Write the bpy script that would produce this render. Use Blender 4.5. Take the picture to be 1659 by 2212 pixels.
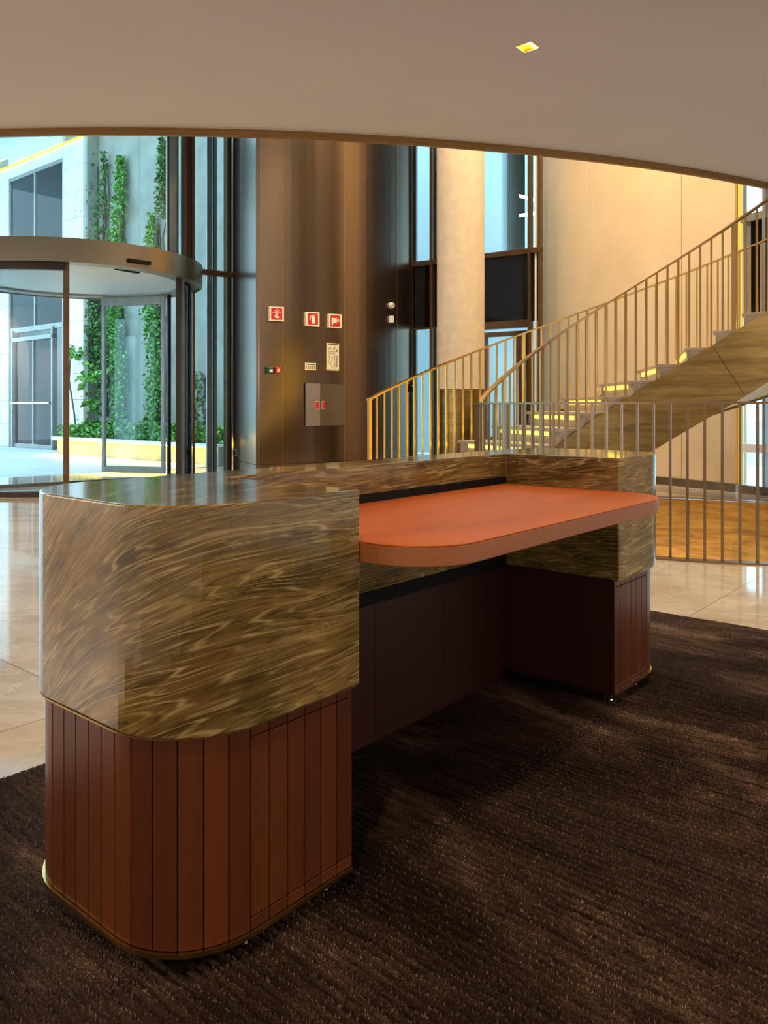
import bpy, bmesh, math, random
import numpy as np
from mathutils import Vector, Matrix
for o in list(bpy.data.objects): bpy.data.objects.remove(o)
random.seed(7); RNG = np.random.default_rng(11)
SC = bpy.context.scene; COL = SC.collection
# ---------------------------------------------------------------- camera, world, exposure, lights
EYE = 1.05; F = 1720.0; HOR = 878.0; W, H = 1659, 2212
cd = bpy.data.cameras.new('camera'); cam = bpy.data.objects.new('camera', cd); COL.objects.link(cam)
cam.location = (0, 0, EYE); cam.rotation_euler = (math.pi/2, 0, 0)
cd.sensor_fit = 'HORIZONTAL'; cd.sensor_width = 36; cd.lens = 36*F/W; cd.shift_y = -(H/2-HOR)/W
cd.clip_start = .05; cd.clip_end = 300
SC.camera = cam
wd = bpy.data.worlds.new('world'); SC.world = wd; wd.use_nodes = True
bg = wd.node_tree.nodes['Background']; bg.inputs[0].default_value = (.50, .80, 1.0, 1); bg.inputs[1].default_value = 4.0
SC.view_settings.view_transform = 'Standard'; SC.view_settings.look = 'None'
SC.view_settings.exposure = 0; SC.view_settings.gamma = 1; SC.view_settings.use_curve_mapping = False
WARM = (1, .72, .42)
def light(kind, loc, power, color=WARM, size=.1, target=None, spot=None, blend=.5, sy=None):
    l = bpy.data.lights.new('lamp_light', kind); l.energy = power; l.color = color
    if kind == 'AREA':
        l.size = size
        if sy: l.shape = 'RECTANGLE'; l.size_y = sy
    else: l.shadow_soft_size = size
    if kind == 'SPOT': l.spot_size = math.radians(spot or 90); l.spot_blend = blend
    o = bpy.data.objects.new('lamp_light', l); COL.objects.link(o); o.location = loc
    if target is not None:
        o.rotation_euler = (Vector(target)-Vector(loc)).to_track_quat('-Z', 'Y').to_euler()
    return o
# added unseen area lamp and spots high in the tall round void (its ceiling is 7.5 m up, out of view)
light('AREA', (1.2, 10.0, 7.3), 190, (1, .75, .42), 3.0, (2.6, 11.5, 2.5), sy=1.0)
for q in ((-3.2, 8.2), (-1.5, 8.6), (0.4, 8.9), (-.4, 10.6), (1.6, 7.6)): light('SPOT', (*q, 7.45), 240, (1, .80, .58), .06, (q[0]+.3, q[1]+.4, 0), spot=120, blend=.8)
for q in ((3.3, 8.4), (1.7, 9.6), (4.2, 7.9), (3.0, 10.2)): light('SPOT', (*q, 7.45), 300, (1, .74, .40), .06, (q[0]+.2, q[1]+.3, 0), spot=120, blend=.8)
# unseen added fill lights aimed at the side and rear walls: they light the walls, the walls light the room
light('AREA', (-7.6, 1.0, 2.55), 560, (1, .93, .86), 10.0, (-8.45, 1.0, 1.5), sy=.35)
light('AREA', (-1.0, -4.1, 2.55), 270, (1, .90, .80), 12.0, (-1.0, -4.95, 1.4), sy=.35)
light('AREA', (6.6, 0.0, 2.55), 280, (.92, .95, 1), 7.0, (7.35, 0.0, 1.4), sy=.35)
# ---------------------------------------------------------------- helpers
UX, UY = .6447, .7645; ANG = math.atan2(UY, UX)      # desk axis; the building follows it
def uv(a, b, z=0): return Vector((a*UX-b*UY, a*UY+b*UX, z))
def ray(px): return (px-829.5)/F
def P(px, D, z=0): return Vector((ray(px)*D, D, z))
def zat(py, D): return EYE+(HOR-py)/F*D
class MB:
    def __init__(s): s.v = []; s.f = []; s.sm = []
    def poly(s, pts, smooth=False):
        n = len(s.v); s.v += [tuple(p) for p in pts]; s.f.append(list(range(n, n+len(pts)))); s.sm.append(smooth)
    def box(s, x0, x1, y0, y1, z0, z1, M=None):
        n = len(s.v)
        c = [(x0,y0,z0),(x1,y0,z0),(x1,y1,z0),(x0,y1,z0),(x0,y0,z1),(x1,y0,z1),(x1,y1,z1),(x0,y1,z1)]
        if M: c = [tuple(M @ Vector(p)) for p in c]
        s.v += c
        for f in ((0,3,2,1),(4,5,6,7),(0,1,5,4),(1,2,6,5),(2,3,7,6),(3,0,4,7)): s.f.append([n+i for i in f]); s.sm.append(False)
        return s
    def prism(s, pts, z0, z1, smooth=False):
        n = len(s.v); k = len(pts)
        s.v += [(p[0], p[1], z0) for p in pts]+[(p[0], p[1], z1) for p in pts]
        s.f.append([n+i for i in range(k)][::-1]); s.sm.append(False)
        s.f.append([n+k+i for i in range(k)]); s.sm.append(False)
        for i in range(k):
            j = (i+1) % k; s.f.append([n+i, n+j, n+k+j, n+k+i]); s.sm.append(smooth)
        return s
    def sweep(s, pts, w, h, closed=False, up=Vector((0,0,1)), smooth=False):
        """rectangular section swept along points; w across, h vertical, centred"""
        n = len(s.v); k = len(pts); pts = [Vector(p) for p in pts]
        for i, p in enumerate(pts):
            t = (pts[(i+1) % k]-pts[i-1]) if closed else (pts[min(i+1, k-1)]-pts[max(i-1, 0)])
            side = t.cross(up).normalized()
            for a, b in ((-1,-1),(1,-1),(1,1),(-1,1)): s.v.append(tuple(p+side*(a*w/2)+up*(b*h/2)))
        for i in range(k if closed else k-1):
            j = (i+1) % k
            for q in range(4):
                r = (q+1) % 4; s.f.append([n+4*i+q, n+4*i+r, n+4*j+r, n+4*j+q]); s.sm.append(smooth)
        if not closed:
            s.f.append([n, n+3, n+2, n+1]); s.sm.append(False)
            s.f.append([n+4*(k-1)+q for q in range(4)]); s.sm.append(False)
        return s
    def tube(s, p0, p1, r0, r1=None, n=10, caps=True):
        r1 = r0 if r1 is None else r1; p0, p1 = Vector(p0), Vector(p1); d = (p1-p0).normalized()
        a = d.orthogonal().normalized(); b = d.cross(a); m = len(s.v)
        for p, r in ((p0, r0), (p1, r1)):
            for i in range(n):
                t = 2*math.pi*i/n; s.v.append(tuple(p+a*(math.cos(t)*r)+b*(math.sin(t)*r)))
        for i in range(n):
            j = (i+1) % n; s.f.append([m+i, m+j, m+n+j, m+n+i]); s.sm.append(True)
        if caps:
            s.f.append([m+i for i in range(n)][::-1]); s.sm.append(False); s.f.append([m+n+i for i in range(n)]); s.sm.append(False)
        return s
    def mesh(s, name, mat, fix=True):
        me = bpy.data.meshes.new(name); me.from_pydata(s.v, [], s.f)
        me.polygons.foreach_set('use_smooth', s.sm)
        if fix:
            bm = bmesh.new(); bm.from_mesh(me); bmesh.ops.recalc_face_normals(bm, faces=bm.faces)
            for e in bm.edges:
                if len(e.link_faces) == 2 and e.calc_face_angle(0) > .6: e.smooth = False
            bm.to_mesh(me); bm.free()
        me.materials.append(mat); me.update(); return me
    def build(s, name, mat, parent=None, bevel=0, seg=2, **kw):
        return put(name, s.mesh(name, mat), parent, bevel, seg, **kw)
def put(name, me, parent=None, bevel=0, seg=2, loc=None, rot=None):
    o = bpy.data.objects.new(name, me); COL.objects.link(o)
    if parent is not None: o.parent = parent
    if loc is not None: o.location = loc
    if rot is not None: o.rotation_euler = (0, 0, rot)
    if bevel:
        m = o.modifiers.new('bevel', 'BEVEL'); m.width = bevel; m.segments = seg; m.limit_method = 'ANGLE'; m.angle_limit = math.radians(40)
    return o
def tag(o, label=None, cat=None, group=None, kind=None):
    if label: o['label'] = label
    if cat: o['category'] = cat
    if group: o['group'] = group
    if kind: o['kind'] = kind
    return o
def empty(name, loc=(0,0,0), rz=0, **kw):
    o = bpy.data.objects.new(name, None); COL.objects.link(o); o.location = loc; o.rotation_euler = (0, 0, rz)
    o.empty_display_size = .1
    return tag(o, **kw)
def box(name, mat, parent, *b, bevel=0, **kw): return MB().box(*b).build(name, mat, parent, bevel, **kw)
# ---------------------------------------------------------------- materials
class N:
    def __init__(s, name):
        s.m = bpy.data.materials.new(name); s.m.use_nodes = True; s.t = s.m.node_tree; s.b = s.t.nodes['Principled BSDF']; s.out = s.t.nodes['Material Output']
    def n(s, typ, **kw):
        x = s.t.nodes.new(typ)
        for k, v in kw.items(): setattr(x, k, v)
        return x
    def l(s, a, b): s.t.links.new(a, b)
    def math(s, op, a, b=None, c=None):
        x = s.n('ShaderNodeMath', operation=op)
        for i, v in enumerate((a, b, c)):
            if v is None: continue
            if isinstance(v, (int, float)): x.inputs[i].default_value = v
            else: s.l(v, x.inputs[i])
        return x.outputs[0]
    def obj(s): return s.n('ShaderNodeTexCoord').outputs['Object']
    def geo(s): return s.n('ShaderNodeNewGeometry').outputs['Position']
    def mapping(s, vec, scale=(1,1,1), rot=(0,0,0), loc=(0,0,0)):
        x = s.n('ShaderNodeMapping'); x.inputs['Scale'].default_value = scale; x.inputs['Rotation'].default_value = rot; x.inputs['Location'].default_value = loc
        s.l(vec, x.inputs['Vector']); return x.outputs[0]
    def noise(s, vec, scale=5, detail=4, rough=.5, dist=0, out='Fac'):
        x = s.n('ShaderNodeTexNoise'); x.inputs['Scale'].default_value = scale; x.inputs['Detail'].default_value = detail
        x.inputs['Roughness'].default_value = rough; x.inputs['Distortion'].default_value = dist
        if vec is not None: s.l(vec, x.inputs['Vector'])
        return x.outputs[out]
    def ramp(s, fac, stops, interp='LINEAR'):
        x = s.n('ShaderNodeValToRGB'); x.color_ramp.interpolation = interp; e = x.color_ramp.elements
        while len(e) > 1: e.remove(e[-1])
        for i, (p, c) in enumerate(stops):
            el = e[0] if i == 0 else e.new(p); el.position = p; el.color = (*c, 1) if len(c) == 3 else c
        s.l(fac, x.inputs[0]); return x.outputs[0]
    def mix(s, fac, a, b, blend='MIX'):
        x = s.n('ShaderNodeMix', data_type='RGBA', blend_type=blend)
        for i, v in ((0, fac), (6, a), (7, b)):
            if isinstance(v, (int, float)): x.inputs[i].default_value = v
            elif isinstance(v, tuple): x.inputs[i].default_value = (*v, 1)
            else: s.l(v, x.inputs[i])
        return x.outputs[2]
    def bump(s, h, strength=.3, dist=.01):
        x = s.n('ShaderNodeBump'); x.inputs['Strength'].default_value = strength; x.inputs['Distance'].default_value = dist
        s.l(h, x.inputs['Height']); s.l(x.outputs[0], s.b.inputs['Normal'])
    def set(s, **kw):
        for k, v in kw.items():
            i = s.b.inputs[{'rough':'Roughness','metal':'Metallic','spec':'Specular IOR Level','coat':'Coat Weight','sheen':'Sheen Weight','ior':'IOR','cr':'Coat Roughness','sr':'Sheen Roughness','aniso':'Anisotropic'}[k]]
            if isinstance(v, (int, float)): i.default_value = v
            else: s.l(v, i)
        return s
    def col(s, c):
        if isinstance(c, tuple): s.b.inputs['Base Color'].default_value = (*c, 1)
        else: s.l(c, s.b.inputs['Base Color'])
        return s
def plain(name, c, rough=.5, metal=0, spec=.5, var=.12, scale=6, **kw):
    m = N(name); n = m.noise(m.geo(), scale, 3)
    lo = tuple(x*(1-var) for x in c); hi = tuple(min(1, x*(1+var)) for x in c)
    m.col(m.ramp(n, [(.3, lo), (.7, hi)])).set(rough=rough, metal=metal, spec=spec, **kw); return m.m
def emit(name, c, st):
    m = N(name); e = m.n('ShaderNodeEmission'); e.inputs[0].default_value = (*c, 1); e.inputs[1].default_value = st
    m.l(e.outputs[0], m.out.inputs[0]); return m.m
def glass(name, tint=(.93,.98,.98), refl=1.0, rough=.0):
    m = N(name); t = m.n('ShaderNodeBsdfTransparent'); t.inputs[0].default_value = (*tint, 1)
    g = m.n('ShaderNodeBsdfGlossy'); g.inputs['Roughness'].default_value = rough
    fr = m.n('ShaderNodeFresnel'); fr.inputs[0].default_value = 1.45
    mx = m.n('ShaderNodeMixShader'); m.l(m.math('MULTIPLY', fr.outputs[0], refl), mx.inputs[0]); m.l(t.outputs[0], mx.inputs[1]); m.l(g.outputs[0], mx.inputs[2])
    m.l(mx.outputs[0], m.out.inputs[0]); return m.m
def stone_mat():
    m = N('veined_quartzite'); o = m.obj(); sp = m.n('ShaderNodeSeparateXYZ'); m.l(o, sp.inputs[0]); x, y, z = sp.outputs
    s = m.math('SUBTRACT', x, y)                       # runs round the outer corner
    # s: -1.45 at the left edge of the near block ... -.35 at its right edge
    t = m.math('ADD', s, 1.45)
    h = m.math('MULTIPLY', m.math('SUBTRACT', 1.0, m.math('POWER', 2.718, m.math('MULTIPLY', m.math('MAXIMUM', t, -.2), -4.4))), .50)
    h = m.math('ADD', h, m.math('MULTIPLY', s, .015))
    wob = m.noise(m.mapping(o, (1.7, 1.7, 2.2)), 1, 2, .4)
    w = m.math('SUBTRACT', m.math('SUBTRACT', z, h), m.math('MULTIPLY', wob, .09))
    w = m.math('ADD', w, m.math('MULTIPLY', y, .12))
    cv = m.n('ShaderNodeCombineXYZ'); m.l(m.math('MULTIPLY', s, 2.2), cv.inputs[0]); m.l(m.math('MULTIPLY', w, 20), cv.inputs[1]); m.l(m.math('MULTIPLY', y, 1.5), cv.inputs[2])
    n1 = m.noise(cv.outputs[0], 1.0, 5, .55, .3)
    def lines(fs, fw, fy, detail, dist, stops):
        c3 = m.n('ShaderNodeCombineXYZ'); m.l(m.math('MULTIPLY', s, fs), c3.inputs[0]); m.l(m.math('MULTIPLY', w, fw), c3.inputs[1]); m.l(m.math('MULTIPLY', y, fy), c3.inputs[2])
        return m.ramp(m.noise(c3.outputs[0], 1.0, detail, .5, dist), stops)
    K = (0, 0, 0); D1 = (.0, 0, 0)
    def comb(ps, wd):                                  # narrow peaks = thin pale veins
        st = [(0, K)]
        for p, g in ps: st += [(p-wd, K), (p, (g, g, g)), (p+wd*.7, K)]
        return st
    mask = m.ramp(m.noise(m.mapping(o, (9, 9, 16)), 1, 3, .6), [(.42, (.12,.12,.12)), (.58, (1,1,1))])
    v1 = lines(.75, 11.5, .8, 3, .12, comb([(.36,.7),(.42,.9),(.475,1),(.53,.8),(.585,1),(.64,.8)], .010))
    v2 = lines(1.5, 30, 1.5, 3, .2, comb([(.38,.8),(.46,1),(.54,.9),(.62,.8)], .014))
    dk = lines(.8, 13, .9, 4, .15, comb([(.34,.8),(.395,1),(.45,.9),(.51,1),(.565,.8),(.62,.9)], .013))
    base = m.ramp(n1, [(.28,(.042,.029,.010)),(.42,(.092,.062,.022)),(.52,(.135,.093,.034)),(.62,(.175,.125,.052)),(.74,(.23,.17,.08))])
    big = m.noise(m.mapping(o, (3, 3, 5)), 1, 4, .6, .6)
    blot = m.ramp(big, [(.32,(.50,.53,.40)),(.44,(.95,.95,.9)),(.6,(1.1,1.03,.92)),(.72,(1.25,1.2,1.1))])
    c = m.mix(1.0, base, blot, 'MULTIPLY')
    c = m.mix(m.math('MULTIPLY', dk, .75), c, (.028, .018, .007))
    c = m.mix(m.math('MULTIPLY', m.math('MULTIPLY', v2, mask), .55), c, (.33, .26, .125))
    c = m.mix(m.math('MULTIPLY', m.math('ADD', .25, m.math('MULTIPLY', mask, .75)), m.math('MULTIPLY', v1, .8)), c, (.42, .34, .18))
    c = m.mix(1.0, c, (1.32, 1.22, .93), 'MULTIPLY')
    m.col(c).set(rough=.15, spec=.4, coat=.35, cr=.04); return m.m
def wood_mat(name, c0, c1, rough=.35, vertical=True):
    m = N(name); g = m.geo(); r = m.n('ShaderNodeObjectInfo').outputs['Random']
    off = m.n('ShaderNodeCombineXYZ'); m.l(m.math('MULTIPLY', r, 31), off.inputs[0]); m.l(m.math('MULTIPLY', r, 17), off.inputs[1])
    va = m.n('ShaderNodeVectorMath', operation='ADD'); m.l(g, va.inputs[0]); m.l(off.outputs[0], va.inputs[1])
    n = m.noise(m.mapping(va.outputs[0], (55, 55, 3) if vertical else (3, 3, 55)), 1, 5, .6, .6)
    n2 = m.noise(m.mapping(va.outputs[0], (5, 5, .9)), 1, 3)
    c = m.mix(m.math('ADD', m.math('MULTIPLY', n, .55), m.math('MULTIPLY', n2, .45)), c0, c1)
    k = m.math('ADD', .8, m.math('MULTIPLY', r, .42))
    cc = m.n('ShaderNodeCombineXYZ'); [m.l(k, cc.inputs[i]) for i in range(3)]
    m.col(m.mix(1.0, c, cc.outputs[0], 'MULTIPLY')).set(rough=rough, spec=.4); m.bump(n, .12, .002); return m.m
def leather_mat():
    m = N('orange_leather'); o = m.obj()
    n = m.noise(m.mapping(o, (2, 5, 5)), 1, 4, .6, .4); f = m.noise(o, 380, 3, .6)
    m.col(m.ramp(n, [(.3, (.44,.082,.009)), (.55, (.54,.112,.013)), (.75, (.62,.14,.02))])).set(rough=.45, spec=.28)
    m.bump(f, .15, .001); return m.m
def marble_mat():
    m = N('cream_marble'); g = m.geo()
    r = m.n('ShaderNodeObjectInfo').outputs['Random']
    off = m.n('ShaderNodeCombineXYZ'); m.l(m.math('MULTIPLY', r, 23), off.inputs[0]); m.l(m.math('MULTIPLY', r, 41), off.inputs[1])
    va = m.n('ShaderNodeVectorMath', operation='ADD'); m.l(g, va.inputs[0]); m.l(off.outputs[0], va.inputs[1])
    n = m.noise(m.mapping(va.outputs[0], (1.1, 2.2, 1), (0,0,.6)), 1, 7, .55, 1.6)
    v = m.noise(m.mapping(va.outputs[0], (1.5, 2.6, 1), (0,0,.9)), 1.2, 5, .5, 2.2)
    c = m.ramp(n, [(.3,(.44,.33,.22)),(.45,(.56,.45,.33)),(.6,(.63,.53,.41)),(.75,(.54,.41,.28))])
    c = m.mix(m.ramp(v, [(.485,(0,0,0)),(.5,(.55,.55,.55)),(.515,(0,0,0))]), c, (.74,.67,.56))
    m.col(c).set(rough=.07, spec=.6); return m.m
def carpet_mat():
    m = N('brown_ribbed_carpet'); o = m.obj()
    big = m.noise(m.mapping(o, (2.3, 1.1, 1)), 1, 4, .6, .8)
    tuft = m.noise(o, 210, 3, .7); strand = m.noise(m.mapping(o, (46, 3.5, 1)), 1, 4, .7, .6)
    c = m.ramp(big, [(.36,(.032,.016,.009)),(.50,(.058,.031,.018)),(.58,(.105,.062,.038)),(.66,(.22,.135,.085))])
    k = m.ramp(tuft, [(.3,(.30,.30,.30)),(.5,(.9,.9,.9)),(.66,(1.8,1.75,1.7)),(.74,(3.2,3.0,2.8))])
    s = m.ramp(strand, [(.3,(.38,.36,.36)),(.7,(1.6,1.55,1.5))])
    m.col(m.mix(1, m.mix(1, c, k, 'MULTIPLY'), s, 'MULTIPLY')).set(rough=.8, spec=.1)
    m.bump(m.noise(o, 170, 4, .8), 1.0, .012); return m.m
def brushed(name, c, rough=.25, vertical=True, metal=1.0, streak=.3):
    m = N(name); g = m.geo(); n = m.noise(m.mapping(g, (160, 160, 1.0) if vertical else (1.2, 1.2, 150)), 1, 4, .6)
    n2 = m.noise(m.mapping(g, (1.4, 1.4, .5)), 1, 3)
    c2 = m.mix(m.math('ADD', m.math('MULTIPLY', n, .4), m.math('MULTIPLY', n2, .6)), tuple(x*(1-streak) for x in c), tuple(min(1, x*(1+streak)) for x in c))
    m.col(c2).set(rough=m.math('ADD', rough-.05, m.math('MULTIPLY', n, .1)), metal=metal); m.bump(n, .04, .001); return m.m
def patina(name, c0, c1, rough=.3, metal=.9):
    m = N(name); o = m.geo()
    n = m.noise(m.mapping(o, (1.2, 1.2, 9), (0, .5, 0)), 1, 6, .62, .9)
    n2 = m.noise(m.mapping(o, (4, 4, 30), (0, .5, 0)), 1, 4, .6, .5)
    f = m.math('ADD', m.math('MULTIPLY', n, .7), m.math('MULTIPLY', n2, .3))
    m.col(m.ramp(f, [(.36, c0), (.66, c1)])).set(rough=rough, metal=metal); return m.m
def yarn_mat():
    m = N('carpet_yarn'); o = m.obj()
    big = m.noise(m.mapping(o, (2.3, 1.1, 1)), 1, 4, .6, .8); f = m.noise(o, 260, 2, .6)
    c = m.ramp(big, [(.36,(.068,.037,.021)),(.50,(.12,.070,.042)),(.58,(.22,.14,.088)),(.66,(.42,.28,.19))])
    m.col(m.mix(1, c, m.ramp(f, [(.35,(.5,.5,.5)),(.6,(1.3,1.3,1.3)),(.72,(2.2,2.2,2.1))]), 'MULTIPLY')).set(rough=.45, spec=.5); return m.m
M = dict(yarn=yarn_mat(),
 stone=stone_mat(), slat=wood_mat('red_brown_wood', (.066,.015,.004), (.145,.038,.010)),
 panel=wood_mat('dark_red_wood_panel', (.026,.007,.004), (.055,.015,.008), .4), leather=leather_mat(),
 edge=wood_mat('leather_edge_grain', (.28,.085,.022), (.42,.15,.05), .4, vertical=False),
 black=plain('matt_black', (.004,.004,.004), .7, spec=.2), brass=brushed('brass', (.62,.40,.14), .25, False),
 brass_dark=brushed('aged_brass', (.34,.21,.09), .28, False), rail=brushed('bronze_rail', (.38,.23,.09), .3, False), guard=brushed('grey_bronze_guard', (.24,.165,.10), .38, False),
 marble=marble_mat(), grout=plain('floor_grout', (.35,.28,.2), .7), carpet=carpet_mat(),
 plaster=plain('warm_grey_plaster', (.56,.525,.51), .9, spec=.1, var=.03, scale=1.2), beige=plain('beige_wall_panel', (.64,.50,.335), .75, spec=.2, var=.05, scale=2),
 column=plain('cream_column_plaster', (.66,.55,.41), .85, spec=.2, var=.07, scale=9), bronze=brushed('bronze_wall_panel', (.26,.195,.15), .22, streak=.1),
 bronze_frame=plain('bronze_frame', (.16,.095,.05), .35, .8), drum=brushed('champagne_bronze', (.29,.225,.15), .32, True, streak=.08),
 alu=plain('grey_aluminium', (.30,.29,.27), .4, .6), darkframe=plain('dark_frame', (.035,.022,.014), .4, .3),
 glass=glass('clear_glass', (.90,.97,.98)), spandrel=plain('black_spandrel_glass', (.006,.005,.004), .06, spec=.6), white=plain('white_plastic', (.8,.8,.78), .4, var=.02),
 red=plain('red_print', (.55,.015,.02), .4, var=.05), cream=plain('cream_print', (.85,.80,.55), .5, var=.02), green=plain('green_plastic', (.01,.08,.05), .35), ink=plain('dark_ink', (.05,.05,.05), .6),
 court=plain('court_stone', (.74,.76,.74), .8, var=.08, scale=3), concrete=plain('court_concrete', (.29,.295,.25), .9, var=.15, scale=2), paver=plain('court_paver', (.50,.54,.56), .6, var=.1, scale=2),
 led=emit('yellow_led', (1,.72,.06), 4.5), led_low=emit('yellow_planter_led', (1,.55,.02), 70), cabinet=brushed('cabinet_bronze', (.34,.27,.22), .35, streak=.08), led_jamb=emit('amber_led_jamb', (1,.55,.08), 1.3), lamp=emit('lamp_white', (1,.93,.82), 14), skylamp=emit('cool_ceiling_lamp', (.85,.95,1), 18),
 gold=brushed('gold_reflector', (.95,.55,.08), .25), dstring=patina('stringer_bronze', (.15,.095,.03), (.33,.22,.075)), fascia=patina('void_edge_bronze', (.20,.075,.008), (.58,.27,.035), .35, .6),
 leaf=plain('vine_leaf', (.06,.17,.03), .5, var=.6, scale=14), leaf2=plain('bright_leaf', (.13,.33,.05), .45, var=.5, scale=14), stem=plain('vine_stem', (.12,.09,.06), .8),
 bluewall=plain('pale_blue_render', (.66,.76,.80), .9, var=.05, scale=1), darkwin=plain('dark_opening', (.08,.14,.17), .3), step=plain('step_stone', (.42,.33,.24), .5, var=.1), chrome=plain('chrome', (.8,.75,.7), .15, 1),
 socketm=plain('socket_grey', (.25,.25,.25), .4))
# ---------------------------------------------------------------- floor with round stair void
VC = Vector((2.80, 7.25, 0)); VR = 1.97
WALLD = (.8, .6)                                  # direction of the entrance facade
def cell_tiles(name_root, bm, pitch, root, mat, name, ox=0, oy=0, gap=.0012, z0=-.02):
    """cut a flat mesh (in u/v coordinates) into tiles, one object each"""
    xs = [v.co.x for v in bm.verts]; ys = [v.co.y for v in bm.verts]
    for ax, (lo, hi), off in ((0, (min(xs), max(xs)), ox), (1, (min(ys), max(ys)), oy)):
        k = math.ceil((lo-off)/pitch)
        while off+k*pitch < hi:
            co = Vector((off+k*pitch if ax == 0 else 0, off+k*pitch if ax == 1 else 0, 0)); no = Vector((1,0,0)) if ax == 0 else Vector((0,1,0))
            bmesh.ops.bisect_plane(bm, geom=bm.verts[:]+bm.edges[:]+bm.faces[:], plane_co=co, plane_no=no); k += 1
    cells = {}
    for f in bm.faces:
        c = f.calc_center_median(); cells.setdefault((math.floor((c.x-ox)/pitch), math.floor((c.y-oy)/pitch)), []).append(f)
    for (i, j), fs in cells.items():
        cx, cy = ox+(i+.5)*pitch, oy+(j+.5)*pitch; k = 1-2*gap/pitch
        mb = MB()
        for f in fs: mb.poly([(cx+(v.co.x-cx)*k, cy+(v.co.y-cy)*k, 0) for v in f.verts])
        me = mb.mesh(name, mat, fix=False)
        b2 = bmesh.new(); b2.from_mesh(me); bmesh.ops.remove_doubles(b2, verts=b2.verts, dist=1e-5)
        for f in b2.faces:
            if f.normal.z < 0: f.normal_flip()
        b2.to_mesh(me); b2.free(); put(name, me, root)
floor = empty('floor', (0,0,0), ANG, kind='structure')
vcl = Vector((VC.x*UX+VC.y*UY, -VC.x*UY+VC.y*UX))   # void centre in (a, b)
bm = bmesh.new(); NS = 96; lo, hi = (-8, -8), (15, 12)
inner, outer = [], []
for i in range(NS):
    t = 2*math.pi*i/NS; d = Vector((math.cos(t), math.sin(t)))
    inner.append(bm.verts.new((vcl.x+d.x*VR, vcl.y+d.y*VR, 0)))
    ks = []
    if d.x > 1e-6: ks.append((hi[0]-vcl.x)/d.x)
    if d.x < -1e-6: ks.append((lo[0]-vcl.x)/d.x)
    if d.y > 1e-6: ks.append((hi[1]-vcl.y)/d.y)
    if d.y < -1e-6: ks.append((lo[1]-vcl.y)/d.y)
    k = min(ks); outer.append(bm.verts.new((vcl.x+d.x*k, vcl.y+d.y*k, 0)))
for i in range(NS):
    j = (i+1) % NS; bm.faces.new((inner[i], outer[i], outer[j], inner[j]))
# trim the part that lies outside the building (beyond the entrance facade line)
fa = Vector((-4.2, 10.8, 0)); nrm = Vector((-WALLD[1], WALLD[0], 0))
fal = Vector((fa.x*UX+fa.y*UY, -fa.x*UY+fa.y*UX, 0)); nl = Vector((nrm.x*UX+nrm.y*UY, -nrm.x*UY+nrm.y*UX, 0))
bmesh.ops.bisect_plane(bm, geom=bm.verts[:]+bm.edges[:]+bm.faces[:], plane_co=fal+nl*1.6, plane_no=nl, clear_outer=True)
sub = bpy.data.meshes.new('subfloor'); b3 = bm.copy(); bmesh.ops.translate(b3, verts=b3.verts, vec=(0,0,-.004)); b3.to_mesh(sub); b3.free(); sub.materials.append(M['grout'])
put('subfloor', sub, floor)
cell_tiles('floor', bm, 1.2, floor, M['marble'], 'floor_tile', .3, .2)
bm.free()
# lower floor under the void
lf = MB().box(-1, 6, 4, 11, -3.3, -3.2).build('floor', M['marble']); tag(lf, kind='structure')
# bronze-clad edge of the void, in panels
vw = empty('trim_1', VC, 0, kind='structure')
npn = 9
for k in range(npn):
    mb = MB(); a0 = 2*math.pi*k/npn+.004+.52; a1 = 2*math.pi*(k+1)/npn-.004+.52
    pts = [(math.cos(a0+(a1-a0)*i/12), math.sin(a0+(a1-a0)*i/12)) for i in range(13)]
    for i in range(12):
        (x0, y0), (x1, y1) = pts[i], pts[i+1]
        mb.poly([(x0*(VR-.004), y0*(VR-.004), -1.35), (x1*(VR-.004), y1*(VR-.004), -1.35), (x1*(VR-.004), y1*(VR-.004), -.012), (x0*(VR-.004), y0*(VR-.004), -.012)], True)
        mb.poly([(x0*(VR+.03), y0*(VR+.03), -1.35), (x1*(VR+.03), y1*(VR+.03), -1.35), (x1*(VR+.03), y1*(VR+.03), -.012), (x0*(VR+.03), y0*(VR+.03), -.012)], True)
        mb.poly([(x0*(VR-.004), y0*(VR-.004), -1.35), (x1*(VR-.004), y1*(VR-.004), -1.35), (x1*(VR+.03), y1*(VR+.03), -1.35), (x0*(VR+.03), y0*(VR+.03), -1.35)])
    mb.build('edge_panel', M['fascia'], vw)
band0 = MB().sweep([(math.cos(2*math.pi*i/96)*(VR+.045), math.sin(2*math.pi*i/96)*(VR+.045), -.69) for i in range(96)], .02, 1.34, closed=True).build('edge_core', M['bronze_frame'], vw)
ring = MB().sweep([(math.cos(2*math.pi*i/96)*(VR+.0), math.sin(2*math.pi*i/96)*(VR+.0), .004) for i in range(96)], .09, .014, closed=True)
ring.build('void_rim', M['guard'], vw)
light('AREA', (2.8, 7.2, -1.6), 24, (1, .62, .25), 1.6, (2.8, 9.5, -.3))
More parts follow.
